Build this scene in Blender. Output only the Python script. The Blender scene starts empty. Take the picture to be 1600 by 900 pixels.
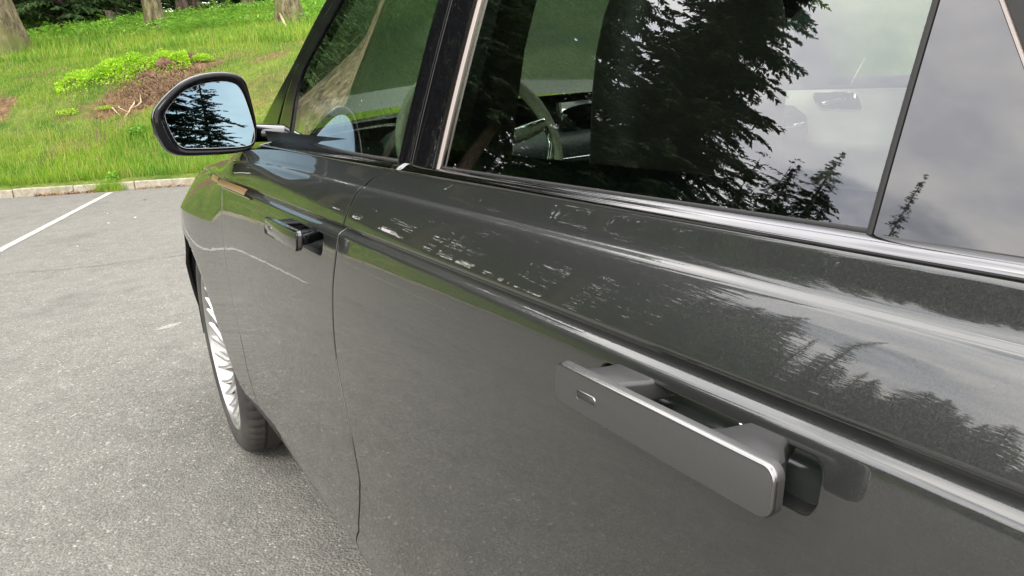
import bpy, math, random
import numpy as np
from mathutils import Vector, Matrix

sc = bpy.context.scene
col = sc.collection
R = math.radians
rnd = random.Random(7)

# ------------------------------------------------------------------ camera
CAM = (-0.34442, -2.69141, 1.20839)
YAW, PIT, ROL, FPX = R(29.3524), R(-15.49555), R(4.34622), 1205.43
F = Vector((math.sin(YAW)*math.cos(PIT), math.cos(YAW)*math.cos(PIT), math.sin(PIT)))
Rt = Vector((math.cos(YAW), -math.sin(YAW), 0)); Up = Rt.cross(F)
cr, sr = math.cos(ROL), math.sin(ROL)
r_, u_ = Rt*cr-Up*sr, Rt*sr+Up*cr
cd = bpy.data.cameras.new('camera'); cam = bpy.data.objects.new('camera', cd); col.objects.link(cam)
m = Matrix((r_, u_, -F)).transposed().to_4x4(); m.translation = CAM; cam.matrix_world = m
cd.sensor_width = 36; cd.lens = FPX/1600*36; cd.clip_start = .02; cd.clip_end = 900
sc.camera = cam

# ------------------------------------------------------------------ sky, sun, exposure
SUN_EL, SUN_AZ = 42, -122          # azimuth from +Y, negative towards -X
w = bpy.data.worlds.new('World'); sc.world = w; w.use_nodes = True
nt = w.node_tree; N = nt.nodes; L = nt.links; N.clear()
def nd(t, **k):
    n = N.new(t)
    for a, b in k.items():
        if a == 'ins':
            for i, v in b.items(): n.inputs[i].default_value = v
        else: setattr(n, a, b)
    return n
sky = nd('ShaderNodeTexSky', sky_type='NISHITA', sun_disc=False, sun_elevation=R(SUN_EL), sun_rotation=R(SUN_AZ), dust_density=2.0, air_density=1.0)
tc = nd('ShaderNodeTexCoord'); sp = nd('ShaderNodeSeparateXYZ'); L.new(tc.outputs['Generated'], sp.inputs[0])
ad = nd('ShaderNodeMath', operation='ADD', ins={1: .22}); L.new(sp.outputs[2], ad.inputs[0])
mx = nd('ShaderNodeMath', operation='MAXIMUM', ins={1: .05}); L.new(ad.outputs[0], mx.inputs[0])
dv = nd('ShaderNodeVectorMath', operation='SCALE'); rc = nd('ShaderNodeMath', operation='DIVIDE', ins={0: 1.0}); L.new(mx.outputs[0], rc.inputs[1])
L.new(tc.outputs['Generated'], dv.inputs[0]); L.new(rc.outputs[0], dv.inputs['Scale'])
n1 = nd('ShaderNodeTexNoise', ins={'Scale': 1.5, 'Detail': 7, 'Roughness': .52, 'Distortion': .25}); L.new(dv.outputs[0], n1.inputs['Vector'])
cr1 = nd('ShaderNodeValToRGB'); cr1.color_ramp.elements[0].position = .28; cr1.color_ramp.elements[1].position = .44; L.new(n1.outputs[0], cr1.inputs[0])
n2 = nd('ShaderNodeTexNoise', ins={'Scale': 2.6, 'Detail': 6, 'Roughness': .55}); L.new(dv.outputs[0], n2.inputs['Vector'])
cr2 = nd('ShaderNodeValToRGB'); e = cr2.color_ramp.elements; e[0].position = .36; e[0].color = (11.6, 11.6, 12.4, 1); e[1].position = .68; e[1].color = (19.5, 18.6, 17.2, 1); L.new(n2.outputs[0], cr2.inputs[0])
zf = nd('ShaderNodeMath', operation='MULTIPLY_ADD', ins={1: .6, 2: .82}); L.new(sp.outputs[2], zf.inputs[0])
zc = nd('ShaderNodeVectorMath', operation='SCALE'); L.new(cr2.outputs[0], zc.inputs[0]); L.new(zf.outputs[0], zc.inputs['Scale'])
mix = nd('ShaderNodeMix', data_type='RGBA'); L.new(cr1.outputs[0], mix.inputs['Factor']); L.new(sky.outputs[0], mix.inputs['A']); gl = nd('ShaderNodeMapRange', clamp=True, ins={1: 0., 2: .30, 3: 1., 4: 0.}); L.new(sp.outputs[2], gl.inputs[0])
gp_ = nd('ShaderNodeMath', operation='POWER', ins={1: 2.0}); L.new(gl.outputs[0], gp_.inputs[0])
gv = nd('ShaderNodeVectorMath', operation='SCALE'); gv.inputs[0].default_value = (9.5, 8.3, 6.2); L.new(gp_.outputs[0], gv.inputs['Scale'])
ga = nd('ShaderNodeVectorMath', operation='ADD'); L.new(zc.outputs[0], ga.inputs[0]); L.new(gv.outputs[0], ga.inputs[1])
L.new(ga.outputs[0], mix.inputs['B'])
bg = nd('ShaderNodeBackground', ins={1: .13}); L.new(mix.outputs['Result'], bg.inputs[0])
ou = nd('ShaderNodeOutputWorld'); L.new(bg.outputs[0], ou.inputs[0])
sd = bpy.data.lights.new('sun', 'SUN'); sd.energy = 1.2; sd.angle = R(14); sd.color = (1, .93, .8)
so = bpy.data.objects.new('sun', sd); col.objects.link(so)
sv = Vector((math.sin(R(SUN_AZ))*math.cos(R(SUN_EL)), math.cos(R(SUN_AZ))*math.cos(R(SUN_EL)), math.sin(R(SUN_EL))))
so.rotation_euler = sv.to_track_quat('Z', 'Y').to_euler(); so.location = (-20, 10, 30)
sc.view_settings.view_transform = 'Standard'; sc.view_settings.look = 'None'; sc.view_settings.gamma = 1
sc.view_settings.exposure = 1.0
sc.cycles.max_bounces = 10; sc.cycles.transparent_max_bounces = 24; sc.cycles.glossy_bounces = 5
sc.cycles.use_denoising = True

# ------------------------------------------------------------------ materials
MATS = {}
class MN:
    def __init__(s, name):
        s.m = bpy.data.materials.new(name); s.m.use_nodes = True; s.t = s.m.node_tree; s.t.nodes.clear()
        s.out = s.t.nodes.new('ShaderNodeOutputMaterial'); MATS[name] = s.m
    def n(s, t, ins=None, **k):
        n = s.t.nodes.new(t)
        for a, b in k.items(): setattr(n, a, b)
        for i, v in (ins or {}).items():
            if isinstance(v, bpy.types.NodeSocket): s.t.links.new(v, n.inputs[i])
            else: n.inputs[i].default_value = v
        return n
    def surf(s, sock): s.t.links.new(sock, s.out.inputs[0])
    def pos(s): return s.n('ShaderNodeNewGeometry').outputs['Position']
    def obj(s): return s.n('ShaderNodeTexCoord').outputs['Object']
    def noise(s, scale, vec=None, detail=4, rough=.5, dist=0):
        return s.n('ShaderNodeTexNoise', {'Vector': vec or s.obj(), 'Scale': scale, 'Detail': detail, 'Roughness': rough, 'Distortion': dist}).outputs[0]
    def ramp(s, fac, stops):
        n = s.n('ShaderNodeValToRGB', {0: fac}); e = n.color_ramp.elements
        while len(e) < len(stops): e.new(.5)
        for q, (p, c) in zip(e, stops): q.position = p; q.color = (c if len(c) == 4 else (*c, 1)) if not isinstance(c, (int, float)) else (c, c, c, 1)
        return n.outputs[0]
    def mixc(s, f, a, b, bt='MIX'):
        n = s.n('ShaderNodeMix', {'Factor': f}, data_type='RGBA', blend_type=bt)
        for k, v in (('A', a), ('B', b)):
            i = [q for q in n.inputs if q.name == k and q.type == 'RGBA'][0]
            if isinstance(v, bpy.types.NodeSocket): s.t.links.new(v, i)
            else: i.default_value = (*v, 1) if len(v) == 3 else v
        return [q for q in n.outputs if q.type == 'RGBA'][0]
    def bump(s, h, strength=.3, dist=.01, normal=None):
        d = {'Height': h, 'Strength': strength, 'Distance': dist}
        if normal: d['Normal'] = normal
        return s.n('ShaderNodeBump', d).outputs[0]
    def math(s, op, a, b=0.0):
        return s.n('ShaderNodeMath', {0: a, 1: b}, operation=op).outputs[0]
def princ(name, color, rough=.5, metal=0., coat=0., spec=.5, nscale=None, namt=.15, bump=0., sheen=0., coat_rough=.03):
    M = MN(name); c = (*color, 1)
    ins = {'Base Color': c, 'Roughness': rough, 'Metallic': metal, 'Coat Weight': coat, 'Coat Roughness': coat_rough, 'Specular IOR Level': spec}
    if nscale:
        f = M.noise(nscale, detail=5, rough=.6)
        ins['Base Color'] = M.mixc(f, tuple(x*(1-namt) for x in color), tuple(min(1, x*(1+namt)) for x in color))
        if bump: ins['Normal'] = M.bump(f, bump, .004)
    M.surf(M.n('ShaderNodeBsdfPrincipled', ins).outputs[0]); return M.m

# car paint: dark warm grey metallic under a clear coat with faint orange peel
def paint(name, base, amt=.45):
    M = MN(name)
    p = M.obj()
    v = M.n('ShaderNodeTexVoronoi', {'Vector': p, 'Scale': 1300}).outputs['Color']
    geo = M.n('ShaderNodeNewGeometry')
    off = M.n('ShaderNodeVectorMath', {0: v, 1: (.5, .5, .5)}, operation='SUBTRACT').outputs[0]
    sc_ = M.n('ShaderNodeVectorMath', {0: off}, operation='SCALE'); sc_.inputs['Scale'].default_value = amt
    nn = M.n('ShaderNodeVectorMath', {0: geo.outputs['Normal'], 1: sc_.outputs[0]}, operation='ADD').outputs[0]
    nn = M.n('ShaderNodeVectorMath', {0: nn}, operation='NORMALIZE').outputs[0]
    peel = M.bump(M.noise(26, p, 1.5, .4), .022, .004)
    # water marks and a little dust low on the doors
    dn = M.noise(26, p, 6, .65, 1.2); d2 = M.noise(3, p, 3, .5)
    sx = M.n('ShaderNodeSeparateXYZ', {0: geo.outputs['Position']}).outputs[2]
    low = M.n('ShaderNodeMapRange', {0: sx, 1: 1.02, 2: .45, 3: .0, 4: 1.}).outputs[0]
    dust = M.math('MULTIPLY', M.math('MULTIPLY', M.ramp(dn, [(.45, 0), (.62, 1)]), M.ramp(d2, [(.35, .2), (.7, 1)])), M.math('MULTIPLY', low, .22))
    bc = M.mixc(dust, base, (.22, .21, .18))
    rr = M.math('ADD', M.math('MULTIPLY', dust, .9), .42)
    cr = M.math('ADD', M.math('MULTIPLY', dust, .35), .012)
    M.surf(M.n('ShaderNodeBsdfPrincipled', {'Base Color': bc, 'Roughness': rr, 'Metallic': .75, 'Normal': nn, 'Coat Weight': 1., 'Coat Roughness': cr, 'Coat IOR': 1.68, 'Coat Normal': peel}).outputs[0])
    return M.m
m_paint = paint('car_paint', (.034, .036, .0345), .13)
m_black = princ('gloss_black', (.004, .004, .005), .10, 0, .0, .18)
m_piano = princ('piano_black_trim', (.004, .004, .005), .02, 0, 1., .6, coat_rough=.0)
m_rubber_shade = princ('black_rubber_and_gap_shade', (.010, .010, .010), .6, 0, 0, .3, 300, .3)  # rubber seals; also blackens panel edge folds as painted gap shade
m_plastic = princ('dark_plastic', (.022, .022, .023), .45, 0, 0, .4, 120, .2)
m_pocket = princ('pocket_plastic', (.03, .036, .034), .18, 0, .3, .5, 20, .1)
m_satin = princ('satin_grey_handle', (.066, .067, .066), .38, .6, .25, .5, 500, .12, coat_rough=.2)
m_arm = princ('dark_satin_arm', (.045, .045, .046), .4, .4, .1, .5, 500, .1, coat_rough=.2)
m_edge = princ('bright_edge', (.20, .198, .195), .22, 1., .3)
m_trim = princ('dark_chrome_trim', (.15, .15, .155), .10, 1., .1, nscale=40, namt=.05)
m_bar = princ('satin_bar', (.20, .175, .16), .25, 1., .0)
m_copper = princ('copper_blade', (.50, .29, .17), .34, .8, .3)
m_alloy = princ('silver_alloy', (.42, .42, .415), .30, .8, .3, nscale=30, namt=.06)
m_barrel = princ('dark_alloy', (.34, .34, .335), .45, .8)
m_mirror = princ('mirror_glass', (.115, .17, .205), .0, 1.)
m_leather = princ('cream_leather', (.62, .60, .52), .5, 0, 0, .4, 300, .1, .1)
m_wheelrim = princ('cream_wheel_leather', (.30, .285, .235), .5, 0, 0, .4, 300, .1, .1)
m_leather_d = princ('grey_leather', (.035, .034, .032), .5, 0, 0, .4, 250, .15, .1)
m_dash = princ('dash_teal_black', (.020, .026, .028), .45, 0, 0, .4, 200, .15)
m_chrome = princ('chrome', (.8, .8, .82), .08, 1.)
m_disc = princ('brake_disc', (.18, .17, .16), .35, 1., nscale=60, namt=.3)
m_head = princ('headliner', (.10, .10, .09), .9)

def tyre_mat():
    M = MN('tyre_rubber')
    f = M.noise(120, None, 5, .7); g = M.noise(6, None, 4, .6)
    c = M.mixc(M.ramp(g, [(.4, 0), (.75, .5)]), M.mixc(f, (.016, .016, .016), (.035, .034, .032)), (.075, .07, .06))
    M.surf(M.n('ShaderNodeBsdfPrincipled', {'Base Color': c, 'Roughness': .72, 'Specular IOR Level': .35, 'Normal': M.bump(f, .2, .002)}).outputs[0]); return M.m
m_tyre = tyre_mat()

def glass(name, tint, kf=1.7):
    M = MN(name)
    fr = M.n('ShaderNodeFresnel', {'IOR': 1.6})
    tr = M.n('ShaderNodeBsdfTransparent', {0: (*tint, 1)}); gl = M.n('ShaderNodeBsdfGlossy', {'Color': (.96, .97, 1, 1), 'Roughness': .0})
    k = M.math('MINIMUM', M.math('MULTIPLY', fr.outputs[0], kf), 1.)
    mx = M.n('ShaderNodeMixShader', {0: k, 1: tr.outputs[0], 2: gl.outputs[0]})
    M.surf(mx.outputs[0]); return M.m
m_glass_f = glass('tinted_glass_front', (.66, .80, .66)); m_glass_r = glass('privacy_glass', (.46, .52, .46), 2.0); m_glass_w = glass('windscreen_glass', (.38, .47, .34), .7)
M = MN('glass_edge'); M.surf(M.n('ShaderNodeBsdfTransparent', {0: (.85, .9, .87, 1)}).outputs[0]); m_gin = M.m

def asphalt():
    M = MN('asphalt'); p = M.pos()
    v1 = M.n('ShaderNodeTexVoronoi', {'Vector': p, 'Scale': 125, 'Randomness': 1.})
    v2 = M.n('ShaderNodeTexVoronoi', {'Vector': p, 'Scale': 210, 'Randomness': 1.})
    s1 = M.n('ShaderNodeSeparateColor', {0: v1.outputs['Color']}).outputs[0]
    s2 = M.n('ShaderNodeSeparateColor', {0: v2.outputs['Color']}).outputs[1]
    c1 = M.ramp(s1, [(0, (.062, .061, .056)), (.45, (.103, .101, .091)), (.8, (.138, .134, .119)), (.96, (.185, .18, .16)), (1., (.44, .43, .39))])
    c2 = M.ramp(s2, [(0, (.045, .045, .042)), (.5, (.11, .108, .097)), (1., (.23, .22, .195))])
    c = M.mixc(.45, c1, c2)
    big = M.noise(.55, p, 6, .6); mid = M.noise(6, p, 5, .65)
    c = M.mixc(M.ramp(big, [(.35, .0), (.65, .38)]), c, (.165, .16, .145))
    c = M.mixc(M.ramp(M.noise(1.1, M.n('ShaderNodeMapping', {'Vector': p, 'Location': (7, 3, 0)}).outputs[0], 7, .7), [(.56, 0), (.70, .45)]), c, (.062, .062, .06))
    c = M.mixc(1., c, M.ramp(mid, [(.3, .86), (.7, 1.12)]), 'MULTIPLY')
    # the dark wet-looking seam across the bay and fine cracks
    xyz = M.n('ShaderNodeSeparateXYZ', {0: p}); yy = M.math('ADD', xyz.outputs[1], M.math('MULTIPLY', M.math('SUBTRACT', M.noise(1.7, p, 5, .6), .5), .35))
    seam = M.math('ABSOLUTE', M.math('SUBTRACT', yy, M.math('ADD', M.math('MULTIPLY', xyz.outputs[0], -.30), 4.02)))
    sm = M.math('MULTIPLY', M.ramp(seam, [(0., 1), (.035, 0)]), M.ramp(M.noise(9, p, 4, .7), [(.35, .1), (.6, .75)]))
    c = M.mixc(sm, c, (.04, .04, .037))
    h = M.math('ADD', M.ramp(v1.outputs['Distance'], [(0, 1), (.7, 0)]), M.math('MULTIPLY', s1, .7))
    M.surf(M.n('ShaderNodeBsdfPrincipled', {'Base Color': c, 'Roughness': .82, 'Specular IOR Level': .35, 'Normal': M.bump(h, .7, .0035)}).outputs[0]); return M.m
m_asph = asphalt()
def linepaint():
    M = MN('worn_white_paint'); p = M.pos()
    f = M.noise(35, p, 6, .7); c = M.mixc(M.ramp(f, [(.38, 0), (.6, 1)]), (.17, .167, .15), (.40, .39, .355))
    M.surf(M.n('ShaderNodeBsdfPrincipled', {'Base Color': c, 'Roughness': .8, 'Normal': M.bump(M.noise(120, p), .4, .003)}).outputs[0]); return M.m
m_line = linepaint()
M = MN('scuffed_asphalt'); M.surf(M.n('ShaderNodeBsdfPrincipled', {'Base Color': M.mixc(M.ramp(M.noise(70, M.pos(), 6, .8), [(.42, 0), (.62, 1)]), (.15, .147, .13), (.27, .265, .235)), 'Roughness': .9}).outputs[0]); m_scuff = M.m
def stone():
    M = MN('kerb_concrete'); p = M.pos(); f = M.noise(14, p, 6, .7); g = M.noise(120, p, 3, .6)
    c = M.ramp(f, [(.3, (.17, .15, .11)), (.5, (.27, .24, .19)), (.7, (.36, .33, .27))])
    c = M.mixc(M.ramp(M.noise(5, p, 5, .6), [(.5, 0), (.7, .5)]), c, (.12, .15, .06))
    M.surf(M.n('ShaderNodeBsdfPrincipled', {'Base Color': c, 'Roughness': .9, 'Normal': M.bump(M.math('ADD', f, g), .5, .01)}).outputs[0]); return M.m
m_kerb = stone()
def terrain_mat():
    M = MN('grassy_bank'); p = M.pos()
    at = M.n('ShaderNodeAttribute', attribute_name='soil').outputs['Fac']
    f = M.noise(1.3, p, 6, .6); g = M.noise(14, p, 5, .7)
    grass = M.mixc(M.ramp(f, [(.35, 0), (.65, 1)]), (.045, .085, .014), (.13, .15, .035))
    grass = M.mixc(1., grass, M.ramp(g, [(.3, .6), (.7, 1.35)]), 'MULTIPLY')
    soil = M.ramp(M.noise(9, p, 7, .7), [(.3, (.035, .024, .014)), (.5, (.11, .068, .038)), (.72, (.24, .15, .085))])
    c = M.mixc(at, grass, soil)
    M.surf(M.n('ShaderNodeBsdfPrincipled', {'Base Color': c, 'Roughness': .95, 'Specular IOR Level': .1, 'Normal': M.bump(M.noise(30, p, 6, .7), .8, .03)}).outputs[0]); return M.m
m_terr = terrain_mat()
def leafmat(name, c0, c1, scale=1.2, trans=.35, c2=None, rough=.55):
    M = MN(name); p = M.pos(); f = M.noise(scale, p, 4, .6)
    geo = M.n('ShaderNodeNewGeometry'); ri = geo.outputs['Random Per Island']
    c = M.mixc(M.ramp(f, [(.35, 0), (.65, 1)]), c0, c1)
    if c2:
        c = M.mixc(M.ramp(ri, [(.6, 0), (.95, .8)]), c, c2)
        c = M.mixc(M.ramp(M.noise(1.7, p, 5, .6), [(.55, 0), (.70, .35)]), c, c2)
    c = M.mixc(1., c, M.ramp(ri, [(0, .65), (1, 1.35)]), 'MULTIPLY')
    d = M.n('ShaderNodeBsdfPrincipled', {'Base Color': c, 'Roughness': rough, 'Specular IOR Level': .3})
    t = M.n('ShaderNodeBsdfTranslucent', {0: c})
    M.surf(M.n('ShaderNodeMixShader', {0: trans, 1: d.outputs[0], 2: t.outputs[0]}).outputs[0]); return M.m
m_grass = leafmat('grass_blades', (.095, .27, .014), (.23, .38, .026), .9, .45, (.30, .27, .08))
m_needle = leafmat('spruce_needles', (.020, .040, .016), (.036, .062, .020), .5, .15)
m_needle2 = leafmat('young_spruce_needles', (.045, .095, .035), (.085, .15, .045), .8, .3)
m_broad = leafmat('broad_leaves', (.05, .11, .02), (.10, .19, .03), .5, .4)
m_bilb = leafmat('bilberry_leaves', (.22, .42, .02), (.34, .54, .03), 3, .5)
m_fern = leafmat('fern_fronds', (.12, .30, .03), (.22, .42, .045), 2, .45)
m_deadleaf = leafmat('dead_leaves', (.16, .075, .03), (.28, .15, .06), 5, .2)
m_drygrass = leafmat('dry_grass', (.30, .22, .08), (.38, .27, .12), 5, .3)
def bark(name, a, b, c_, moss=0.):
    M = MN(name); p = M.obj()
    st = M.n('ShaderNodeMapping', {'Vector': p, 'Scale': (1, 1, .28)}).outputs[0]
    f = M.noise(9, st, 9, .78); g = M.noise(2.2, p, 5, .6)
    c = M.ramp(f, [(.41, a), (.5, b), (.59, c_)])
    c = M.mixc(M.ramp(g, [(.5, 0), (.62, .5)]), c, (.15, .13, .055))
    if moss:
        z = M.n('ShaderNodeSeparateXYZ', {0: p}).outputs[2]
        k = M.math('MULTIPLY', M.ramp(z, [(0., 1), (.9, 0)]), M.ramp(M.noise(3, p, 4, .6), [(.4, 0), (.55, moss)]))
        c = M.mixc(k, c, (.10, .13, .02))
    M.surf(M.n('ShaderNodeBsdfPrincipled', {'Base Color': c, 'Roughness': .92, 'Normal': M.bump(f, 1., .07)}).outputs[0]); return M.m
m_bark = bark('grey_brown_bark', (.035, .025, .014), (.115, .09, .05), (.24, .20, .12), .9)
m_bark_d = bark('dark_bark', (.03, .022, .016), (.075, .055, .04), (.14, .11, .08))
m_root = princ('bleached_root', (.42, .33, .22), .9, nscale=20, namt=.4)
m_white = princ('white_stone', (.6, .58, .54), .8, nscale=40, namt=.2)

# ------------------------------------------------------------------ mesh helpers
def link(o, parent=None):
    col.objects.link(o)
    if parent is not None: o.parent = parent
    return o
def obj(name, V, Fc, mat, parent=None, smooth=True, mats=None, fm=None):
    me = bpy.data.meshes.new(name); me.from_pydata([tuple(map(float, v)) for v in V], [], [tuple(f) for f in Fc])
    for mm in (mats or [mat]): me.materials.append(mm)
    if fm: me.polygons.foreach_set('material_index', fm)
    me.polygons.foreach_set('use_smooth', [smooth]*len(me.polygons)); me.update()
    o = bpy.data.objects.new(name, me); return link(o, parent)
def npobj(name, V, quads, mat, parent=None, smooth=False):
    """fast quads/tris from numpy"""
    me = bpy.data.meshes.new(name); k = quads.shape[1]; n = len(quads)
    me.vertices.add(len(V)); me.vertices.foreach_set('co', V.astype(np.float32).ravel())
    me.loops.add(n*k); me.loops.foreach_set('vertex_index', quads.astype(np.int32).ravel())
    me.polygons.add(n); me.polygons.foreach_set('loop_start', np.arange(0, n*k, k, dtype=np.int32)); me.polygons.foreach_set('loop_total', np.full(n, k, dtype=np.int32))
    me.polygons.foreach_set('use_smooth', np.full(n, smooth)); me.materials.append(mat); me.update(calc_edges=True); me.validate()
    return link(bpy.data.objects.new(name, me), parent)
def empty(name, loc=(0, 0, 0), rz=0):
    o = bpy.data.objects.new(name, None); o.location = loc; o.rotation_euler = (0, 0, rz); o.empty_display_size = .2; return link(o)
def tag(o, label=None, cat=None, group=None, kind=None):
    if label: o['label'] = label
    if cat: o['category'] = cat
    if group: o['group'] = group
    if kind: o['kind'] = kind
    return o
def shade(o, ang=35):
    """sharp edges above the angle"""
    me = o.data; 
    if hasattr(me, 'set_sharp_from_angle'): me.set_sharp_from_angle(angle=R(ang))
    return o
def bevel(o, wd, seg=2, ang=30):
    b = o.modifiers.new('bevel', 'BEVEL'); b.width = wd; b.segments = seg; b.limit_method = 'ANGLE'; b.angle_limit = R(ang)
    dg = bpy.context.evaluated_depsgraph_get(); me = bpy.data.meshes.new_from_object(o.evaluated_get(dg))
    old = o.data; me.name = old.name; o.modifiers.clear(); o.data = me; return o
def prism(pts, d, axis):
    """extrude 2D polygon pts along a vector. axis=(origin,u,v,w)"""
    o, u, v, ww = [np.array(a, float) for a in axis]; n = len(pts)
    V = [o+u*a+v*b for a, b in pts]+[o+u*a+v*b+ww*d for a, b in pts]
    Fc = [tuple(range(n))[::-1], tuple(range(n, 2*n))]+[(i, (i+1) % n, n+(i+1) % n, n+i) for i in range(n)]
    return V, Fc
def box(c, s):
    x, y, z = c; a, b, d = [q/2 for q in s]
    V = [(x+i*a, y+j*b, z+k*d) for k in (-1, 1) for j in (-1, 1) for i in (-1, 1)]
    return V, [(0, 2, 3, 1), (4, 5, 7, 6), (0, 1, 5, 4), (2, 6, 7, 3), (0, 4, 6, 2), (1, 3, 7, 5)]
def tube(P, rad, n=8, close=True):
    P = [np.array(p, float) for p in P]; V = []; Fc = []
    if isinstance(rad, (int, float)): rad = [rad]*len(P)
    ref = np.array([0, 0, 1.])
    for i, p in enumerate(P):
        t = P[min(i+1, len(P)-1)]-P[max(i-1, 0)]; t /= np.linalg.norm(t)+1e-9
        rf = ref if abs(t[2]) < .95 else np.array([1., 0, 0]); a = np.cross(t, rf); a /= np.linalg.norm(a); b = np.cross(t, a)
        for k in range(n):
            q = 2*math.pi*k/n; V.append(p+rad[i]*(math.cos(q)*a+math.sin(q)*b))
    for i in range(len(P)-1):
        for k in range(n): Fc.append((i*n+k, i*n+(k+1) % n, (i+1)*n+(k+1) % n, (i+1)*n+k))
    if close: Fc.append(tuple(range(n))); Fc.append(tuple(range((len(P)-1)*n, len(P)*n))[::-1])
    return V, Fc
def merge(*parts):
    V = []; Fc = []
    for v, f in parts:
        o = len(V); V += list(v); Fc += [tuple(i+o for i in q) for q in f]
    return V, Fc
def gridf(rows):
    nr, nc = len(rows), len(rows[0]); V = [p for r in rows for p in r]
    return V, [(i*nc+j, i*nc+j+1, (i+1)*nc+j+1, (i+1)*nc+j) for i in range(nr-1) for j in range(nc-1)]
def lerp(a, b, t): return a+(b-a)*t
def pl(tab, z):
    if z <= tab[0][0]: return tab[0][1]
    for (a, b), (c, d) in zip(tab[:-1], tab[1:]):
        if z <= c: return b+(d-b)*(z-a)/(c-a)
    return tab[-1][1]
def smoothtab(tab, n=6):
    """Catmull-Rom through (z, value) pairs"""
    out = []
    for i in range(len(tab)-1):
        p0 = tab[max(i-1, 0)]; p1 = tab[i]; p2 = tab[i+1]; p3 = tab[min(i+2, len(tab)-1)]
        for k in range(n):
            t = k/n; f = lambda j: .5*(2*p1[j]+(p2[j]-p0[j])*t+(2*p0[j]-5*p1[j]+4*p2[j]-p3[j])*t*t+(3*p1[j]-p0[j]-3*p2[j]+p3[j])*t**3)
            out.append((lerp(p1[0], p2[0], t), f(1)))
    return out+[tab[-1]]

# ------------------------------------------------------------------ the car's side surface
TILT = [(.24, -50), (.30, -30), (.36, -16), (.45, -8), (.55, -3), (.65, 0), (.75, 2), (.85, 5), (.91, 9), (.95, 12), (.975, 14.5), (.985, 16), (.988, 18), (.990, 40), (.9915, 54), (.9942, 63), (.9962, 63), (.9975, 54), (.9985, 20), (.9990, -20), (.9994, -58), (1.0022, -58), (1.0036, -20), (1.0055, 8), (1.008, 18), (1.025, 20.5), (1.045, 24.5), (1.056, 30), (1.0598, 46), (1.0612, 66), (1.0624, 66), (1.0640, 34), (1.068, 18), (1.074, 13), (1.086, 12.5), (1.090, 14)]
def _tab():
    out = [(TILT[0][0], 0.)]; x = 0.
    for (z0, t0), (z1, t1) in zip(TILT[:-1], TILT[1:]):
        for k in range(6):
            za = z0+(z1-z0)*k/6; zb = z0+(z1-z0)*(k+1)/6; x += math.tan(R(t0+(t1-t0)*(k+.5)/6))*(zb-za); out.append((zb, x))
    ref = [xx for zz, xx in out if zz <= .9781][-1]
    return [(z, x-ref) for z, x in out]
TAB = _tab(); TZ = np.array([a for a, b in TAB]); TX = np.array([b for a, b in TAB])
def X0(z):
    if z > TZ[-1]:
        return float(TX[-1])+(z-TZ[-1])*.9
    return float(np.interp(z, TZ, TX))
def zs(y): return -.13*(y+.35)**2 if y > -.35 else 0.
def bulge(y):
    b = -.022*math.exp(-((y+.1)/.38)**2)
    if y < -2.6: b += -.02*math.exp(-((y+2.87)/.4)**2)+(.12*(y+3.0)**2 if y < -3.0 else 0)
    return b
def taper(y, z):
    return (lerp(.10, .34, min(1, max(0, (z-.62)/.25)))+(.35*max(0, y-.5)))*(y+.1)**2 if y > -.1 else 0.
def zact(y, z):
    t = min(1, max(0, (y+1.15)/1.3)); s = 1-.06/.087*t*t*(3-2*t)
    zz = z if z < 1.004 else 1.004+(z-1.004)*s
    return zz+zs(y)*min(1, max(0, (z-.75)/.25))
def wtop(y, z):
    t = min(1, max(0, (y+.7)/.7)); return .5*max(0, z-.88)*t*t*(3-2*t)
def SX(y, z): return X0(z)+wtop(y, z)+bulge(y)+taper(y, z)+.20*max(0, z-1.066)*min(1, max(0, (y+2.5)/.8))
CX = .965       # car centreline
def GP(y): return 0 if y < -1.7 else (.1*(y+1.7)**2 if y < -1.4 else .009+.10*(y+1.4))
def Gx(y, z):
    h = z-1.1
    return .064+h*(math.tan(R(20))+.16*h)+GP(y)+(.06*(y+2.6)**2 if y < -2.6 else 0)

ZL = sorted(set([.25+.012*i for i in range(60)]+[round(z, 5) for z, _ in TAB[1:]]))
ZL = [z for i, z in enumerate(ZL) if i == 0 or z-ZL[i-1] > 2e-4]
NFL = []
def flange(V, Fc, depth=.014, zmin=None):
    """round the free border of a sheet in the y,z plane over its edge and turn it inwards"""
    from collections import defaultdict
    ec = defaultdict(list)
    for fi, f in enumerate(Fc):
        for i in range(len(f)):
            a, b = f[i], f[(i+1) % len(f)]; ec[(min(a, b), max(a, b))].append((a, b))
    be = [v[0] for k, v in ec.items() if len(v) == 1]
    nrm = defaultdict(lambda: np.zeros(2))
    fcent = {}
    for f in Fc:
        for i in range(len(f)):
            a, b = f[i], f[(i+1) % len(f)]
            if len(ec[(min(a, b), max(a, b))]) == 1:
                c = np.mean([V[q] for q in f], axis=0); e = (V[b]-V[a])[1:]; n = np.array([e[1], -e[0]]); n /= np.linalg.norm(n)+1e-12
                if n @ (((V[a]+V[b])/2-c)[1:]) < 0: n = -n
                nrm[a] += n; nrm[b] += n
    idx = {}; V = [np.array(v) for v in V]
    for v, n in list(nrm.items()):
        l = np.linalg.norm(n); n = n/l if l > 1e-6 else n; ids = []
        for o, dx in ((.0005, .0003), (.0008, .0009), (.0008, depth)):
            ids.append(len(V)); V.append(V[v]+np.array([dx, n[0]*o, n[1]*o]))
        idx[v] = [v]+ids
    for a, b in be:
        for k in range(3): Fc.append((idx[b][k], idx[a][k], idx[a][k+1], idx[b][k+1])); NFL.append(k)
    return V, Fc
def ends(n, e=.0025):
    t = np.linspace(0, 1, n)
    return sorted(set(list(t)+[e, 1-e]))
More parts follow.
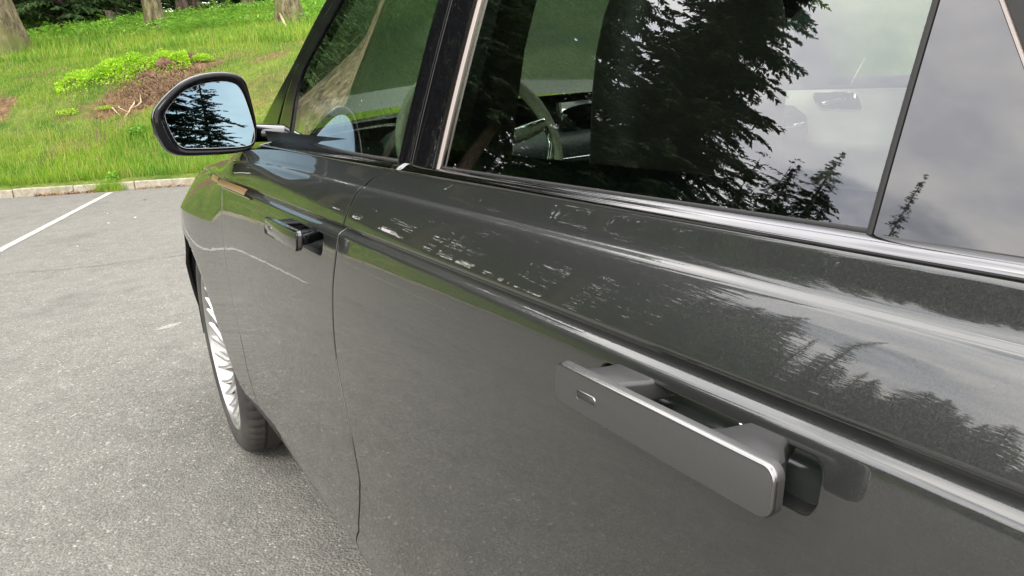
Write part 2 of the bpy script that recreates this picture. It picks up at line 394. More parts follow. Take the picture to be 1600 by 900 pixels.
def panel(name, yF, yR, z0, z1, parent, ts=None, sdf=None, proj=None, zt=None, depth=.012, mat=None, mirror=False, fold=True):
    """sheet between front edge yF(z) and rear edge yR(z); sdf<0 is cut away"""
    zz = [z for z in ZL if z0 < z < z1]; zz = [z0, z0+.0015]+[z for z in zz if z0+.003 < z < z1-.002]+[z1-.001, z1]
    ts = ts or ends(50); V = []
    for z in zz:
        a, b = yF(z), yR(z)
        for t in ts: y = a+(b-a)*t; V.append(np.array([0, y, z]))
    nc = len(ts); Fc = [(i*nc+j, i*nc+j+1, (i+1)*nc+j+1, (i+1)*nc+j) for i in range(len(zz)-1) for j in range(nc-1)]
    if sdf:
        d = [sdf(v[1], v[2]) for v in V]
        Fc = [f for f in Fc if max(d[i] for i in f) > 4e-4 and (sum(d[i] > 0 for i in f) >= 2)]
        used = set(i for f in Fc for i in f)
        for i in used:
            if d[i] < 4e-4:
                y, z = proj(V[i][1], V[i][2]); V[i][1] = y; V[i][2] = z
        mp = {}; NV = []
        for i in sorted(used): mp[i] = len(NV); NV.append(V[i])
        V = NV; Fc = [tuple(mp[i] for i in f) for f in Fc]
    for v in V: v[0] = SX(v[1], v[2]); v[2] = zact(v[1], v[2])
    # outward is -x : orientation
    Fc = [tuple(f) for f in Fc]
    NFL.clear(); n0f = len(Fc)
    if fold: V, Fc = flange(V, Fc, depth)
    if mirror: V = [np.array([2*CX-v[0], v[1], v[2]]) for v in V]; Fc = [f[::-1] for f in Fc]
    o = obj(name, V, Fc, None, parent, mats=[mat or m_paint, m_rubber_shade], fm=[0]*n0f+[int(k == 2) for k in NFL]); shade(o, 50); return o  # innermost fold is painted metal, coloured black to stand in for gap shade

# gaps between panels, read along the height
GB = smoothtab([(.26, -1.36), (.38, -1.412), (.45, -1.49), (.577, -1.572), (.634, -1.579), (.693, -1.566), (.789, -1.536), (.902, -1.533), (.957, -1.541), (.993, -1.546), (1.035, -1.562), (1.061, -1.580), (1.075, -1.603), (1.084, -1.645), (1.091, -1.70)])
GA = smoothtab([(.26, -.62), (.42, -.655), (.513, -.675), (.589, -.69), (.697, -.668), (.786, -.651), (.878, -.642), (.941, -.631), (.988, -.617), (1.041, -.612), (1.091, -.63)])
hw = .0034
fB = lambda z: pl(GB, z); fA = lambda z: pl(GA, z)
def rr_sdf(cy, cz, hy, hz, r):
    def s(y, z):
        a = abs(y-cy)-(hy-r); b = abs(z-cz)-(hz-r)
        return math.hypot(max(a, 0), max(b, 0))+min(max(a, b), 0)-r
    def p(y, z):
        d = s(y, z); e = 1e-5
        gy = (s(y+e, z)-s(y-e, z))/(2*e); gz = (s(y, z+e)-s(y, z-e))/(2*e); l = gy*gy+gz*gz
        if l < 1e-6: return y, z
        return y-d*gy/l, z-d*gz/l
    return s, p
def circ(cy, cz, r):
    return (lambda y, z: math.hypot(y-cy, z-cz)-r), (lambda y, z: (cy+(y-cy)*r/max(1e-6, math.hypot(y-cy, z-cz)), cz+(z-cz)*r/max(1e-6, math.hypot(y-cy, z-cz))))
WR = .3685
car = tag(empty('parked_car', (CX, -1.4, 0)), 'dark grey metallic estate car with extended door handles, parked on the asphalt at right', 'car')
car_in = car.matrix_world
CP = Vector((CX, -1.4, 0))
class _P:      # children are written in world coordinates: shift them under the car's base
    pass
def adopt(o, parent=car):
    if parent is car: o.parent = car; o.matrix_parent_inverse = Matrix.Translation(-CP)
    else: o.parent = parent
    return o
_obj = obj
def cobj(name, V, Fc, mat, parent=None, smooth=True, **k):
    o = _obj(name, V, Fc, mat, None, smooth, **k)
    return adopt(o, parent or car)
def hole_ts(yf, yr, lo, hi):
    t = list(np.linspace(0, 1, 56))+[.002, .998]; a, b = (hi-yf)/(yr-yf), (lo-yf)/(yr-yf)
    t = [q for q in t if q < a-.01 or q > b+.01]+list(np.linspace(a-.008, b+.008, 118)); return sorted(t)
HOLES = {'front': (-1.3640, .9625), 'rear': (-2.3215, .9625)}   # centre y, z
HY, HZ, HR = .1085, .0185, .0125
DB = .262
panels = {}
zx = [.942+.0016*i for i in range(27)]
ZL = sorted([z for z in ZL if not (.94 < z < .979)]+[z for z in zx if z < .979]); ZL = [z for i, z in enumerate(ZL) if i == 0 or z-ZL[i-1] > 2e-4]
for side in (0, 1):
    mr = side == 1
    hs, hp = rr_sdf(HOLES['front'][0], HOLES['front'][1], HY, HZ, HR)
    fd = panel('front_door', lambda z: fA(z)-hw, lambda z: fB(z)+hw*1.15, DB+.095, 1.0905, None, hole_ts(-.64, -1.543, HOLES['front'][0]-HY, HOLES['front'][0]+HY) if not mr else None, None if mr else hs, None if mr else hp, mirror=mr)
    hs2, hp2 = rr_sdf(HOLES['rear'][0], HOLES['rear'][1], HY, HZ, HR)
    cs, cp_ = circ(-2.874, WR, .44)
    def s3(y, z, hs2=hs2): return min(hs2(y, z), cs(y, z)) if not mr else cs(y, z)
    def p3(y, z): return (cp_(y, z) if cs(y, z) < 1e-3 else hp2(y, z))
    rd = panel('rear_door', lambda z: fB(z)-hw*1.15, lambda z: -2.60-.10*max(0, z-.75), DB+.095, 1.0905, None, hole_ts(-1.545, -2.61, HOLES['rear'][0]-HY, HOLES['rear'][0]+HY), s3, p3, mirror=mr)
    fs, fp = circ(0, WR, .43)
    # front wing up to the bonnet line
    wg = panel('front_wing', lambda z: .797, lambda z: fA(z)+hw, DB, 1.091, None, ends(90), fs, fp, mirror=mr)
    qp = panel('rear_wing', lambda z: -2.605-.10*max(0, z-.75), lambda z: -3.72, DB, 1.091, None, ends(70), cs, cp_, mirror=mr)
    # sill below the doors
    sl = panel('sill', lambda z: -.46, lambda z: -2.42, .245, DB+.091, None, ends(60), mirror=mr)
    for o in (fd, rd, wg, qp, sl): adopt(o)
    panels[side] = (fd, rd, wg, qp, sl)
fd, rd, wg, qp, sl = panels[0]

# dark backing strips behind the gaps
def gapstrip(f, z0, z1, parent, off=.011, wd=.02):
    rows = [[(SX(f(z)+s*wd, z)+off, f(z)+s*wd, zact(f(z), z)) for s in (-1, 1)] for z in np.linspace(z0, z1, 60)]
    V, Fc = gridf(rows); cobj('door_seal', V, Fc, m_rubber_shade, parent)
gapstrip(fB, .3, 1.088, car); gapstrip(fA, .3, 1.088, car)
rows = [[(SX(y, z)+.012, y, z) for y in np.linspace(-.5, -2.5, 30)] for z in (.33, .345, .36, .375)]
V, Fc = gridf(rows); cobj('sill_seal', V, Fc, m_rubber_shade)
# under-body, so nothing shines through
V, Fc = box((CX, -1.45, .30), (1.72, 1.9, .10)); cobj('underbody', V, Fc, m_plastic)
# wheel houses
for yc in (0, -2.874):
    for sx_ in (0, 1):
        rows = []
        for a in np.linspace(-.12, math.pi+.12, 30):
            rows.append([((x if sx_ == 0 else 2*CX-x), yc+.445*math.cos(a), WR+.445*math.sin(a)) for x in (.012, .1, .36)])
        V, Fc = gridf(rows); n = len(V)
        V.append(((.36 if sx_ == 0 else 2*CX-.36), yc, WR)); Fc += [(3*i+2, 3*i+5, n) for i in range(29)]
        cobj('wheel_house', V, Fc, m_plastic)

# ------------------------------------------------------------------ door handles
def rrect(cy, cz, hy, hz, r, n=6):
    P = []
    for q, (sy, sz) in enumerate(((1, 1), (-1, 1), (-1, -1), (1, -1))):
        for k in range(n+1):
            a = math.pi/2*(q+k/n); P.append((cy+sy*(hy-r)+r*math.cos(a), cz+sz*(hz-r)+r*math.sin(a)))
    return P
def loft(rings, caps=(True, True)):
    n = len(rings[0]); V = [p for r in rings for p in r]; Fc = []
    for i in range(len(rings)-1):
        for k in range(n): Fc.append((i*n+k, i*n+(k+1) % n, (i+1)*n+(k+1) % n, (i+1)*n+k))
    if caps[0]: Fc.append(tuple(range(n))[::-1])
    if caps[1]: Fc.append(tuple(range((len(rings)-1)*n, len(rings)*n)))
    return V, Fc
def handle(cy, door, face_mat, with_button=1):
    hc = HOLES['front'][0] if door is fd else HOLES['rear'][0]
    yc = cy; zc = .9755; hy, hz = .1085, .0160; x0 = -.0455
    ft = lambda z: (z-zc)*.13
    hd = cobj('door_handle', *loft([[(x+ft(z), y, z) for y, z in rrect(yc, zc, hy-i, hz-i, .0085-i*.6)] for x, i in ((x0, .0012), (x0+.0001, .0010), (x0+.0028, .0), (x0+.0085, .0), (x0+.0105, .0015))]), face_mat, door)
    shade(hd, 25)
    # bright chamfer round the face
    ring = [[(x+ft(z), y, z) for y, z in rrect(yc, zc, hy-i, hz-i, .0085-i*.6)] for x, i in ((x0+.0030, -.0001), (x0+.0016, .0001), (x0+.0003, .0008), (x0-.0002, .0013), (x0+.0003, .0015))]
    e = cobj('handle_edge', *loft(ring, (False, False)), m_edge if with_button == 1 else m_black, hd)
    # arms
    z0, z1 = .966, .9835
    def arm(P, name='handle_arm'):
        V, Fc = prism(P, z1-z0, ((0, 0, z0), (1, 0, 0), (0, 1, 0), (0, 0, 1)))
        o = cobj(name, V, Fc, m_arm if with_button == 1 else m_black, hd, smooth=True); bevel(o, .0035, 3, 40); shade(o, 30); return o
    f = yc+hy; r = yc-hy
    arm([(x0+.010, f-.010), (x0+.010, f-.052), (-.018, f-.057), (-.004, f-.064), (.022, f-.070), (.022, f-.024), (-.006, f-.018), (-.022, f-.012)])
    arm([(x0+.010, r+.088), (x0+.010, r+.014), (-.028, r+.012), (-.018, r+.015), (-.006, r+.026), (.022, r+.040), (.022, r+.062), (.002, r+.062), (-.016, r+.067), (-.027, r+.076)])
    # pocket in the door
    hyp, hzp, rp = HY+.001, HZ+.001, HR
    prof = ((.010, 0), (.018, .0), (.030, .0015), (.036, .005), (.038, .010))
    pk = cobj('handle_pocket', *loft([[(SX(y, z)+dx, hc+(y-hc)*1., z) for y, z in rrect(hc, HOLES['rear'][1], hyp-i, hzp-i, rp-i*.5)] for dx, i in prof], (False, True)), m_pocket, door)
    # rubber lip, cup shield at the rear end, pivot pins
    lip = cobj('pocket_lip', *loft([[(SX(y, z)+dx, y, z) for y, z in rrect(hc, HOLES['rear'][1], HY-i, HZ-i, HR)] for dx, i in ((.0012, -.0006), (.0006, .0004), (.0022, .0012), (.012, .0014))], (False, False)), m_rubber_shade, door)
    for yy in (f-.035, r+.060):
        V, Fc = tube([(.004, yy, .9775), (.004, yy+.010, .9775)], .0026, 10); cobj('pivot_pin', V, Fc, m_edge, hd)
    V, Fc = box((.012, f-.035, .9768), (.006, .05, .005)); cobj('hinge_plate', V, Fc, m_plastic, hd)
    if with_button:
        by, bz = f-.043, zc-.0012
        cobj('lock_button_rim', *loft([[(x, y, z) for y, z in rrect(by, bz, .0120-i, .0044-i, .0030-i*.5, 5)] for x, i in ((x0+.001, 0), (x0-.0006, .0002), (x0-.0007, .0007), (x0+.0004, .0009))], (False, False)), m_edge, hd)
        cobj('lock_button', *loft([[(x, y, z) for y, z in rrect(by, bz, .0110-i, .0034-i, .0024-i*.5, 5)] for x, i in ((x0+.001, 0), (x0-.0004, .0002))]), m_plastic, hd)
    return hd
handle(-1.3655, fd, m_paint, 2); handle(-2.3235, rd, m_satin)

# ------------------------------------------------------------------ trims along the belt
def sweep(name, sect, ys, mat, parent, zfun=None):
    """sect: list of (dx,dz) world x,z of the cross-section at y=-2; plan curve follows Gx"""
    rows = []
    for y in ys:
        dx = Gx(y, 1.1)-Gx(-2, 1.1); rows.append([(x+dx*min(1, max(0, (x-xe)/.016)), y, z) for x, z in sect])
    V, Fc = gridf(rows); n = len(sect)
    Fc.append(tuple(range(n))); Fc.append(tuple(range((len(rows)-1)*n, len(rows)*n))[::-1])
    o = cobj(name, V, Fc, mat, parent); return o
xe = X0(1.0905)
def arcs(P, n=5): return P
sec = [(xe+.010, 1.084), (xe+.0012, 1.0925), (xe+.0014, 1.0940), (xe+.0026, 1.0954), (xe+.0050, 1.0972), (xe+.0080, 1.0988), (xe+.0115, 1.1001), (xe+.0145, 1.1007), (xe+.0165, 1.1006), (xe+.0170, 1.0985), (xe+.018, 1.084)]
sec2 = [(xe+.0168, 1.0985), (xe+.0170, 1.1016), (xe+.0180, 1.1024), (xe+.0200, 1.1034), (xe+.0225, 1.1040), (xe+.0232, 1.1020), (xe+.0232, 1.088)]
for (a, b), dr in (((-.86, -1.6915), fd), ((-1.6925, -2.61), rd)):
    sweep('belt_trim', sec, np.linspace(a, b, 40), m_trim, dr)
    sweep('window_seal', sec2, np.linspace(a, b, 40), m_rubber_shade, dr)
# black sail base between the door top and the window frame
rows = []
for y in np.linspace(-.86, -.40, 20):
    z0 = zact(y, 1.0905); x0 = SX(y, 1.0905)+.002; x1 = Gx(y, 1.1)+.02
    rows.append([(lerp(x0, x1, t), y, lerp(z0, 1.098, t**.7)-.001) for t in (0, .1, .3, .6, 1)])
V, Fc = gridf(rows); cobj('mirror_base_cover', V, [f[::-1] for f in Fc], m_black, car)
# glass sheets with thickness; outer face reflects
def sheet(name, lineF, lineR, z0, z1, off, th, mat, parent, nz=24, ny=16, inner=None, rnd_edge=0, mirror=False):
    rows = []; rows2 = []
    for z in np.linspace(z0, z1, nz):
        a, b = lineF(z), lineR(z)
        ys = [a+(b-a)*t for t in np.linspace(0, 1, ny)]
        rows.append([(Gx(y, z)+off+(rnd_edge if j in (0, ny-1) else 0), y, z) for j, y in enumerate(ys)])
        rows2.append([(Gx(y, z)+off+th, y, z) for y in ys])
    V, Fc = gridf(rows); n = len(V); V2, F2 = gridf(rows2); V += V2; k1 = len(Fc)
    Fc += [tuple(i+n for i in f[::-1]) for f in F2]
    bd = [j for j in range(ny)]+[i*ny+ny-1 for i in range(1, nz)]+[(nz-1)*ny+j for j in range(ny-2, -1, -1)]+[i*ny for i in range(nz-2, 0, -1)]
    for a, b in zip(bd, bd[1:]+bd[:1]): Fc.append((b, a, a+n, b+n))
    if mirror: V = [(2*CX-v[0], v[1], v[2]) for v in V]; Fc = [f[::-1] for f in Fc]
    fm = [0]*k1+[1]*(len(Fc)-k1) if inner else None
    o = cobj(name, V, Fc, mat, parent, mats=[mat, inner] if inner else None, fm=fm); shade(o, 40); return o
ZT = 1.50
aF = smoothtab([(1.08, -.24), (1.132, -.337), (1.196, -.476), (1.265, -.637), (1.334, -.755), (1.40, -.876), (1.51, -1.05)])
aM = smoothtab([(1.08, -.635), (1.134, -.652), (1.211, -.670), (1.269, -.732), (1.33, -.86), (1.388, -.987), (1.51, -1.17)])
aG = smoothtab([(1.08, -.86), (1.131, -.845), (1.195, -.818), (1.255, -.833), (1.302, -.920), (1.38, -1.059), (1.44, -1.15), (1.51, -1.26)])
for side in (0, 1):
    mr = side == 1; f_, r_d = panels[side][0], panels[side][1]
    K = lambda v: (lambda z: v)
    sheet('side_glass', lambda z: pl(aG, z)-.002, K(-1.667), 1.098, ZT, .004, .004, m_glass_f, f_, inner=m_gin, mirror=mr)
    sheet('side_glass', K(-1.811), K(-2.4036), 1.098, ZT, .003, .004, m_glass_r, r_d, inner=m_gin, mirror=mr)
    sheet('door_frame', lambda z: pl(aM, z)-.001, lambda z: pl(aG, z), 1.092, ZT+.012, -.001, .018, m_black, f_, rnd_edge=.0015, mirror=mr)
    sheet('windscreen_pillar', lambda z: pl(aF, z), lambda z: pl(aM, z)+.0025, 1.085, ZT+.012, .0005, .05, m_black, car, rnd_edge=.003, mirror=mr)
    sheet('pillar_cover', K(-1.665), K(-1.7085), 1.098, ZT+.012, .0, .010, m_piano, f_, ny=6, rnd_edge=.0008, mirror=mr)
    sheet('pillar_cover', K(-1.7125), K(-1.7805), 1.098, ZT+.012, .0003, .010, m_piano, r_d, ny=6, rnd_edge=.0008, mirror=mr)
    sheet('cover_edge', K(-1.7075), K(-1.7095), 1.098, ZT+.010, -.0006, .004, m_edge, f_, ny=3, mirror=mr)
    sheet('window_bar', K(-1.7865), K(-1.8065), 1.100, ZT+.010, -.004, .012, m_bar, r_d, ny=7, rnd_edge=.0028, mirror=mr)
    sheet('bar_seal', K(-1.7805), K(-1.7865), 1.098, ZT+.010, .001, .010, m_rubber_shade, r_d, ny=3, mirror=mr)
    sheet('quarter_seal', K(-2.4034), K(-2.4072), 1.098, ZT+.010, -.0015, .008, m_rubber_shade, r_d, ny=5, rnd_edge=.001, mirror=mr)
    dl = lambda z: -2.527+(z-1.10)*.66
    zq = 1.262
    sheet('quarter_cover', K(-2.4078), lambda z: dl(z)+.001, 1.098, zq, .0005, .008, m_piano, r_d, ny=8, mirror=mr)
    sheet('quarter_trim', lambda z: dl(z), lambda z: dl(z)-.0028, 1.098, zq, -.003, .008, m_bar, r_d, ny=4, rnd_edge=.001, mirror=mr)
    sheet('quarter_seal', lambda z: dl(z)-.0028, lambda z: dl(z)-.012, 1.098, zq, .0, .008, m_rubber_shade, r_d, ny=4, mirror=mr)
    sheet('quarter_glass', lambda z: dl(min(z, zq))-.012, lambda z: -3.35+(z-1.1)*.5, 1.098, ZT, .003, .004, m_glass_r, car, inner=m_gin, mirror=mr)
    sheet('roof_rail', lambda z: -1.26, K(-3.50), ZT, 1.545, -.002, .03, m_black, car, ny=40, nz=4, rnd_edge=.0, mirror=mr)
    sheet('roof_pillar', lambda z: -3.35+(z-1.1)*.5, lambda z: -3.60+(z-1.1)*.3, 1.085, ZT+.01, .0005, .04, m_paint, car, mirror=mr)
# belt shelf between body side and mirrored side trims
# ------------------------------------------------------------------ roof, windscreen, bonnet, nose, tail
def crown(y, a, b, n=17):
    pass
def xgrid(name, ys, xe_f, ze_f, cz_f, cy_f, mat, parent=None, inner=None, n=25, thick=None):
    rows = []
    for y in ys:
        xe0, ze, cz, cy = xe_f(y), ze_f(y), cz_f(y), cy_f(y)
        rows.append([(CX+s*(CX-xe0), lerp(cy, y, s*s), lerp(cz, ze, abs(s)**2.6)) for s in np.linspace(-1, 1, n)])
    V, Fc = gridf(rows); Fc = [f[::-1] for f in Fc]
    o = cobj(name, V, Fc, mat, parent); return o
xgrid('roof', np.linspace(-1.26, -3.5, 40), lambda y: Gx(y, 1.545)-.001, lambda y: 1.547-.03*max(0, (-y-2.6))**2, lambda y: 1.545+.065*math.sin(min(1, (-y-1.10)/1.1)*math.pi/2)-.05*max(0, -y-2.6)**1.6, lambda y: y+.12 if y > -1.3 else y+.12*max(0, 1-(-y-1.26)/.6), m_black)
# windscreen
rows = []
for t in np.linspace(0, 1, 20):
    ze = lerp(1.10, 1.525, t); ye = pl(aF, ze); xx = Gx(ye, ze)+.012
    rows.append([(CX+s*(CX-xx), ye+.17*(1-abs(s)**2.2), ze+.03*(1-s*s)) for s in np.linspace(-1, 1, 25)])
V, Fc = gridf(rows); cobj('windscreen', V, [f[::-1] for f in Fc], m_glass_w)
# cowl + bonnet
rows = []
zb = lambda y: 1.092+zs(y)+0.0
for y in np.linspace(-.66, .80, 40):
    t = (y+.66)/1.46; xe_ = SX(y, 1.091+min(0, zs(y))*0)
    xe_ = SX(y, 1.091)+.003; ze = zact(y, 1.091)
    rows.append([(CX+s*(CX-xe_), y+.06*(1-s*s)+(.10*(1-s*s))*t, ze+(.062-.03*t)*(1-abs(s)**3.2)) for s in np.linspace(-1, 1, 41)])
V, Fc = gridf(rows); cobj('bonnet', V, [f[::-1] for f in Fc], m_paint)
# nose
def nose(s, z):
    t = (1.09-z)/.85; x0 = SX(.795, z); q = abs(s)
    return (CX+s*(CX-x0), .797+.155*(1-s*s)+.07*math.sin(min(1, t)*math.pi)*(1-q**6), zact(.80, z)+(.032*(1-q**3.2) if z > 1.08 else .032*(1-q**3.2)*max(0, 1-t*3)))
rows = [[nose(s, z) for s in np.linspace(-1, 1, 41)] for z in list(np.linspace(1.091, .26, 22))]
V, Fc = gridf(rows); cobj('front_bumper', V, Fc, m_paint)
for sx_ in (-1, 1):
    rows = []
    for z in (.90, .87, .84, .81):
        rows.append([(p[0], p[1]+.006, p[2]) for p in (nose(sx_*s, z) for s in np.linspace(.52, .93, 10))])
    V, Fc = gridf(rows); cobj('headlight', V, Fc, m_chrome)
rows = [[(p[0], p[1]+.007, p[2]) for p in (nose(s, z) for s in np.linspace(-.48, .48, 20))] for z in (.90, .80, .70, .64)]
V, Fc = gridf(rows); cobj('grille', V, Fc, m_plastic)
# tail
rows = []
for t in np.linspace(0, 1, 14):
    z = lerp(1.09, .25, t); xs = [(CX+s*(CX-.075), -3.70-.10*(1-abs(s)**3)-.04*math.sin(t*3.1), z) for s in np.linspace(-1, 1, 25)]; rows.append(xs)
V, Fc = gridf(rows); cobj('tailgate', V, Fc, m_paint)
rows = []
for t in np.linspace(0, 1, 10):
    z = lerp(1.09, 1.50, t); xx = Gx(-3.5, z)+.02; rows.append([(CX+s*(CX-xx), -3.68+.20*t-.09*(1-abs(s)**3), z) for s in np.linspace(-1, 1, 25)])
V, Fc = gridf(rows); cobj('rear_window', V, Fc, m_glass_r)
V, Fc = box((CX, -3.62, .98), (1.6, .04, .06)); cobj('tail_light', V, Fc, m_plastic)

# ------------------------------------------------------------------ interior
V, Fc = box((CX, -1.7, .42), (1.72, 3.2, .06)); cobj('cabin_floor', V, Fc, m_leather_d)
V, Fc = gridf([[(CX+s*.74, y, 1.515+.05*(1-s*s)) for s in np.linspace(-1, 1, 9)] for y in np.linspace(-1.35, -3.45, 12)]); cobj('headliner', V, Fc, m_head)
# dashboard: rounded section swept across
sec_d = [(-.62, 1.03), (-.75, 1.055), (-.88, 1.062), (-.97, 1.05), (-1.02, 1.02), (-1.03, .97), (-.99, .90), (-.98, .80), (-.90, .60), (-.62, .60)]
rows = [[(x, y+.05*((x-CX)/.8)**2, z-.012*((x-CX)/.8)**2) for y, z in sec_d] for x in np.linspace(.17, 1.76, 25)]
V, Fc = gridf(rows); d_ = cobj('dashboard', V, [f[::-1] for f in Fc], m_dash)
V, Fc = tube([(x, -1.037+.05*((x-CX)/.8)**2, .985) for x in np.linspace(.2, 1.73, 20)], .006, 8); cobj('dash_strip', V, Fc, m_chrome, d_)
V, Fc = box((CX, -.955, 1.075), (.30, .03, .10)); o = cobj('dash_screen', V, Fc, m_piano, d_)
for x0_, x1_, in ((.30, .60), (1.30, 1.62)):
    V, Fc = box(((x0_+x1_)/2, -1.035, 1.005), (x1_-x0_, .01, .03)); cobj('air_vent', V, Fc, m_plastic, d_)
# binnacle
V, Fc = loft([[(.46+.15*math.cos(a)*(1-.1*k), -.98+.09*k, 1.055+.055*math.sin(a)) for a in np.linspace(0, 2*math.pi, 20, endpoint=False)] for k in (0, 1)]); cobj('instrument_hood', V, Fc, m_dash, d_)
# steering wheel (left-hand drive)
def torus_pts(c, r, tilt, n=40):
    P = []
    for k in range(n+1):
        a = 2*math.pi*k/n; x = r*math.cos(a); v = r*math.sin(a)
        P.append((c[0]+x, c[1]+v*math.sin(tilt), c[2]+v*math.cos(tilt)))
    return P
SWc = (.455, -1.19, 1.055)
sw = cobj('steering_wheel', *tube(torus_pts(SWc, .185, R(22)), .0145, 12, False), m_wheelrim)
def swp(x, v, d=0): return (SWc[0]+x, SWc[1]+v*math.sin(R(22))+d, SWc[2]+v*math.cos(R(22)))
V, Fc = loft([[swp(.075*math.cos(a)*k, .06*math.sin(a)*k, dd) for a in np.linspace(0, 2*math.pi, 24, endpoint=False)] for k, dd in ((.9, .04), (1, .02), (1, -.0), (.85, -.02), (.3, -.028))]); cobj('wheel_hub', V, Fc, m_wheelrim, sw)
for P_, r__ in (([swp(.06, .012), swp(.12, .022), swp(.172, .040)], .013), ([swp(-.06, .012), swp(-.12, .022), swp(-.172, .040)], .013), ([swp(.04, -.045), swp(.07, -.10), swp(.09, -.155)], .012), ([swp(-.04, -.045), swp(-.07, -.10), swp(-.09, -.155)], .012)):
    cobj('wheel_spoke', *tube(P_, r__, 8), m_wheelrim, sw)
for P_ in ([swp(.165, .035, -.012), swp(.162, -.01, -.014), swp(.13, -.075, -.016), swp(.06, -.115, -.018)], [swp(.08, .035, -.014), swp(.165, .05, -.012)]):
    cobj('spoke_trim', *tube(P_, .0045, 8), m_chrome, sw)
def seat(x, y, back_tilt=14, wdt=.50, upper=0, ux=0):
    t = R(back_tilt)
    def blob(c, s, e=3., n=16, tl=0):
        rows = []
        for i in range(n+1):
            ph = -math.pi/2+math.pi*i/n; rows.append([])
            for j in range(2*n):
                th = 2*math.pi*j/(2*n); f = lambda q, s_: math.copysign(abs(q)**(2/e), q)*s_
                X, Y, Z = f(math.cos(ph)*math.cos(th), s[0]/2), f(math.cos(ph)*math.sin(th), s[1]/2), f(math.sin(ph), s[2]/2)
                Y, Z = Y*math.cos(tl)-Z*math.sin(tl), Y*math.sin(tl)+Z*math.cos(tl)
                rows[-1].append((c[0]+X, c[1]+Y, c[2]+Z))
            rows[-1].append(rows[-1][0])
        V, Fc = gridf(rows); return V, Fc
    s_ = cobj('seat', *blob((x, y+.24, .60), (wdt, .52, .18), 4), m_leather_d)
    if upper:
        cobj('backrest', *merge(blob((x, y-.02, .80), (wdt, .15, .46), 4, tl=t), blob((ux, y-.06, 1.06), (upper+.06, .13, .60), 3.2, tl=t)), m_leather_d, s_)
        cobj('headrest', *blob((ux, y-.14, 1.44), (upper-.02, .10, .24), 4, tl=t), m_leather_d, s_); x = ux
    else:
        cobj('backrest', *blob((x, y-.06, .965), (wdt, .15, .78), 4, tl=t), m_leather_d, s_)
        cobj('headrest', *blob((x, y-.16, 1.44), (.30, .09, .17), 4, tl=t), m_leather_d, s_)
    for k in (() if upper else (-.06, .06)): cobj('headrest_post', *tube([(x+k, y-.14, 1.22), (x+k, y-.16, 1.34)], .007, 8), m_chrome, s_)
seat(.46, -1.80, wdt=.44, upper=.25, ux=.425, back_tilt=6); seat(1.45, -2.0, wdt=.56)
V, Fc = box((CX, -1.45, .66), (.26, .95, .26)); o = cobj('centre_console', V, Fc, m_leather_d); bevel(o, .03, 3)
V, Fc = box((CX, -2.92, .60), (1.35, .4, .2)); o = cobj('rear_bench', V, Fc, m_leather_d); bevel(o, .05, 3)
V, Fc = prism([(-.1, 0), (.08, 0), (-.10, .50), (-.24, .50)], 1.35, ((CX-.675, -3.10, .64), (0, 1, 0), (0, 0, 1), (1, 0, 0))); o = cobj('rear_backrest', V, Fc, m_leather_d); bevel(o, .04, 3)
# door cards on both sides with pull and chrome release
for sgn, door, door2 in ((0, panels[0][0], panels[0][1]), (1, panels[1][0], panels[1][1])):
    mxr = (lambda x: x) if sgn == 0 else (lambda x: 2*CX-x)
    for y0, y1, dr in ((-.74, -1.52, door), (-1.66, -2.50, door2)):
        rows = []
        for z, x in ((.45, .10), (.70, .11), (.86, .125), (.90, .16), (.93, .16), (.95, .13), (1.02, .115), (1.085, .105), (1.118, .10), (1.122, .085)):
            rows.append([(mxr(x), y, z) for y in np.linspace(y0, y1, 10)])
        V, Fc = gridf(rows)
        me = cobj('door_card', V, Fc, None, dr, mats=[m_leather, m_dash], fm=[int((sgn == 0 and i >= 45) or i >= 63) for i in range(len(Fc))])
        if sgn == 1:
            yc = y0-.30; zc = 1.048
            for nm, hy_, hz_, rr_, mat_, th in (('release_surround', .082, .030, .02, m_chrome, .004), ('release_recess', .072, .022, .016, m_leather_d, .0055), ):
                P = [(mxr(.112)-th, y+(z-zc)*.5, z) for y, z in rrect(yc, zc, hy_, hz_, rr_)]
                P2 = [(mxr(.110), y, z) for x, y, z in P]
                V, Fc = loft([P2, P]); cobj(nm, V, Fc, mat_, me)
            V, Fc = tube([(mxr(.112)-.012, yc-.045+k*.09, zc+.010-.016*k) for k in np.linspace(0, 1, 5)], .006, 8); cobj('door_release', V, Fc, m_chrome, me)
# inner trim of the pillar between the doors
for sg_ in (0, 1):
    V, Fc = gridf([[((x_ if sg_ == 0 else 2*CX-x_), y_, z_) for x_, y_ in ((Gx(-1.7, z_)+.02, -1.64), (Gx(-1.7, z_)+.09+.15*max(0, 1.25-z_), -1.66), (Gx(-1.7, z_)+.09+.15*max(0, 1.25-z_), -1.79), (Gx(-1.7, z_)+.02, -1.82))] for z_ in np.linspace(1.0, 1.52, 12)]); o = cobj('pillar_trim', V, Fc, m_plastic)
# rear-view mirror inside
V, Fc = box((CX, -1.03, 1.44), (.25, .025, .065)); o = cobj('interior_mirror', V, Fc, m_black); bevel(o, .01, 2)

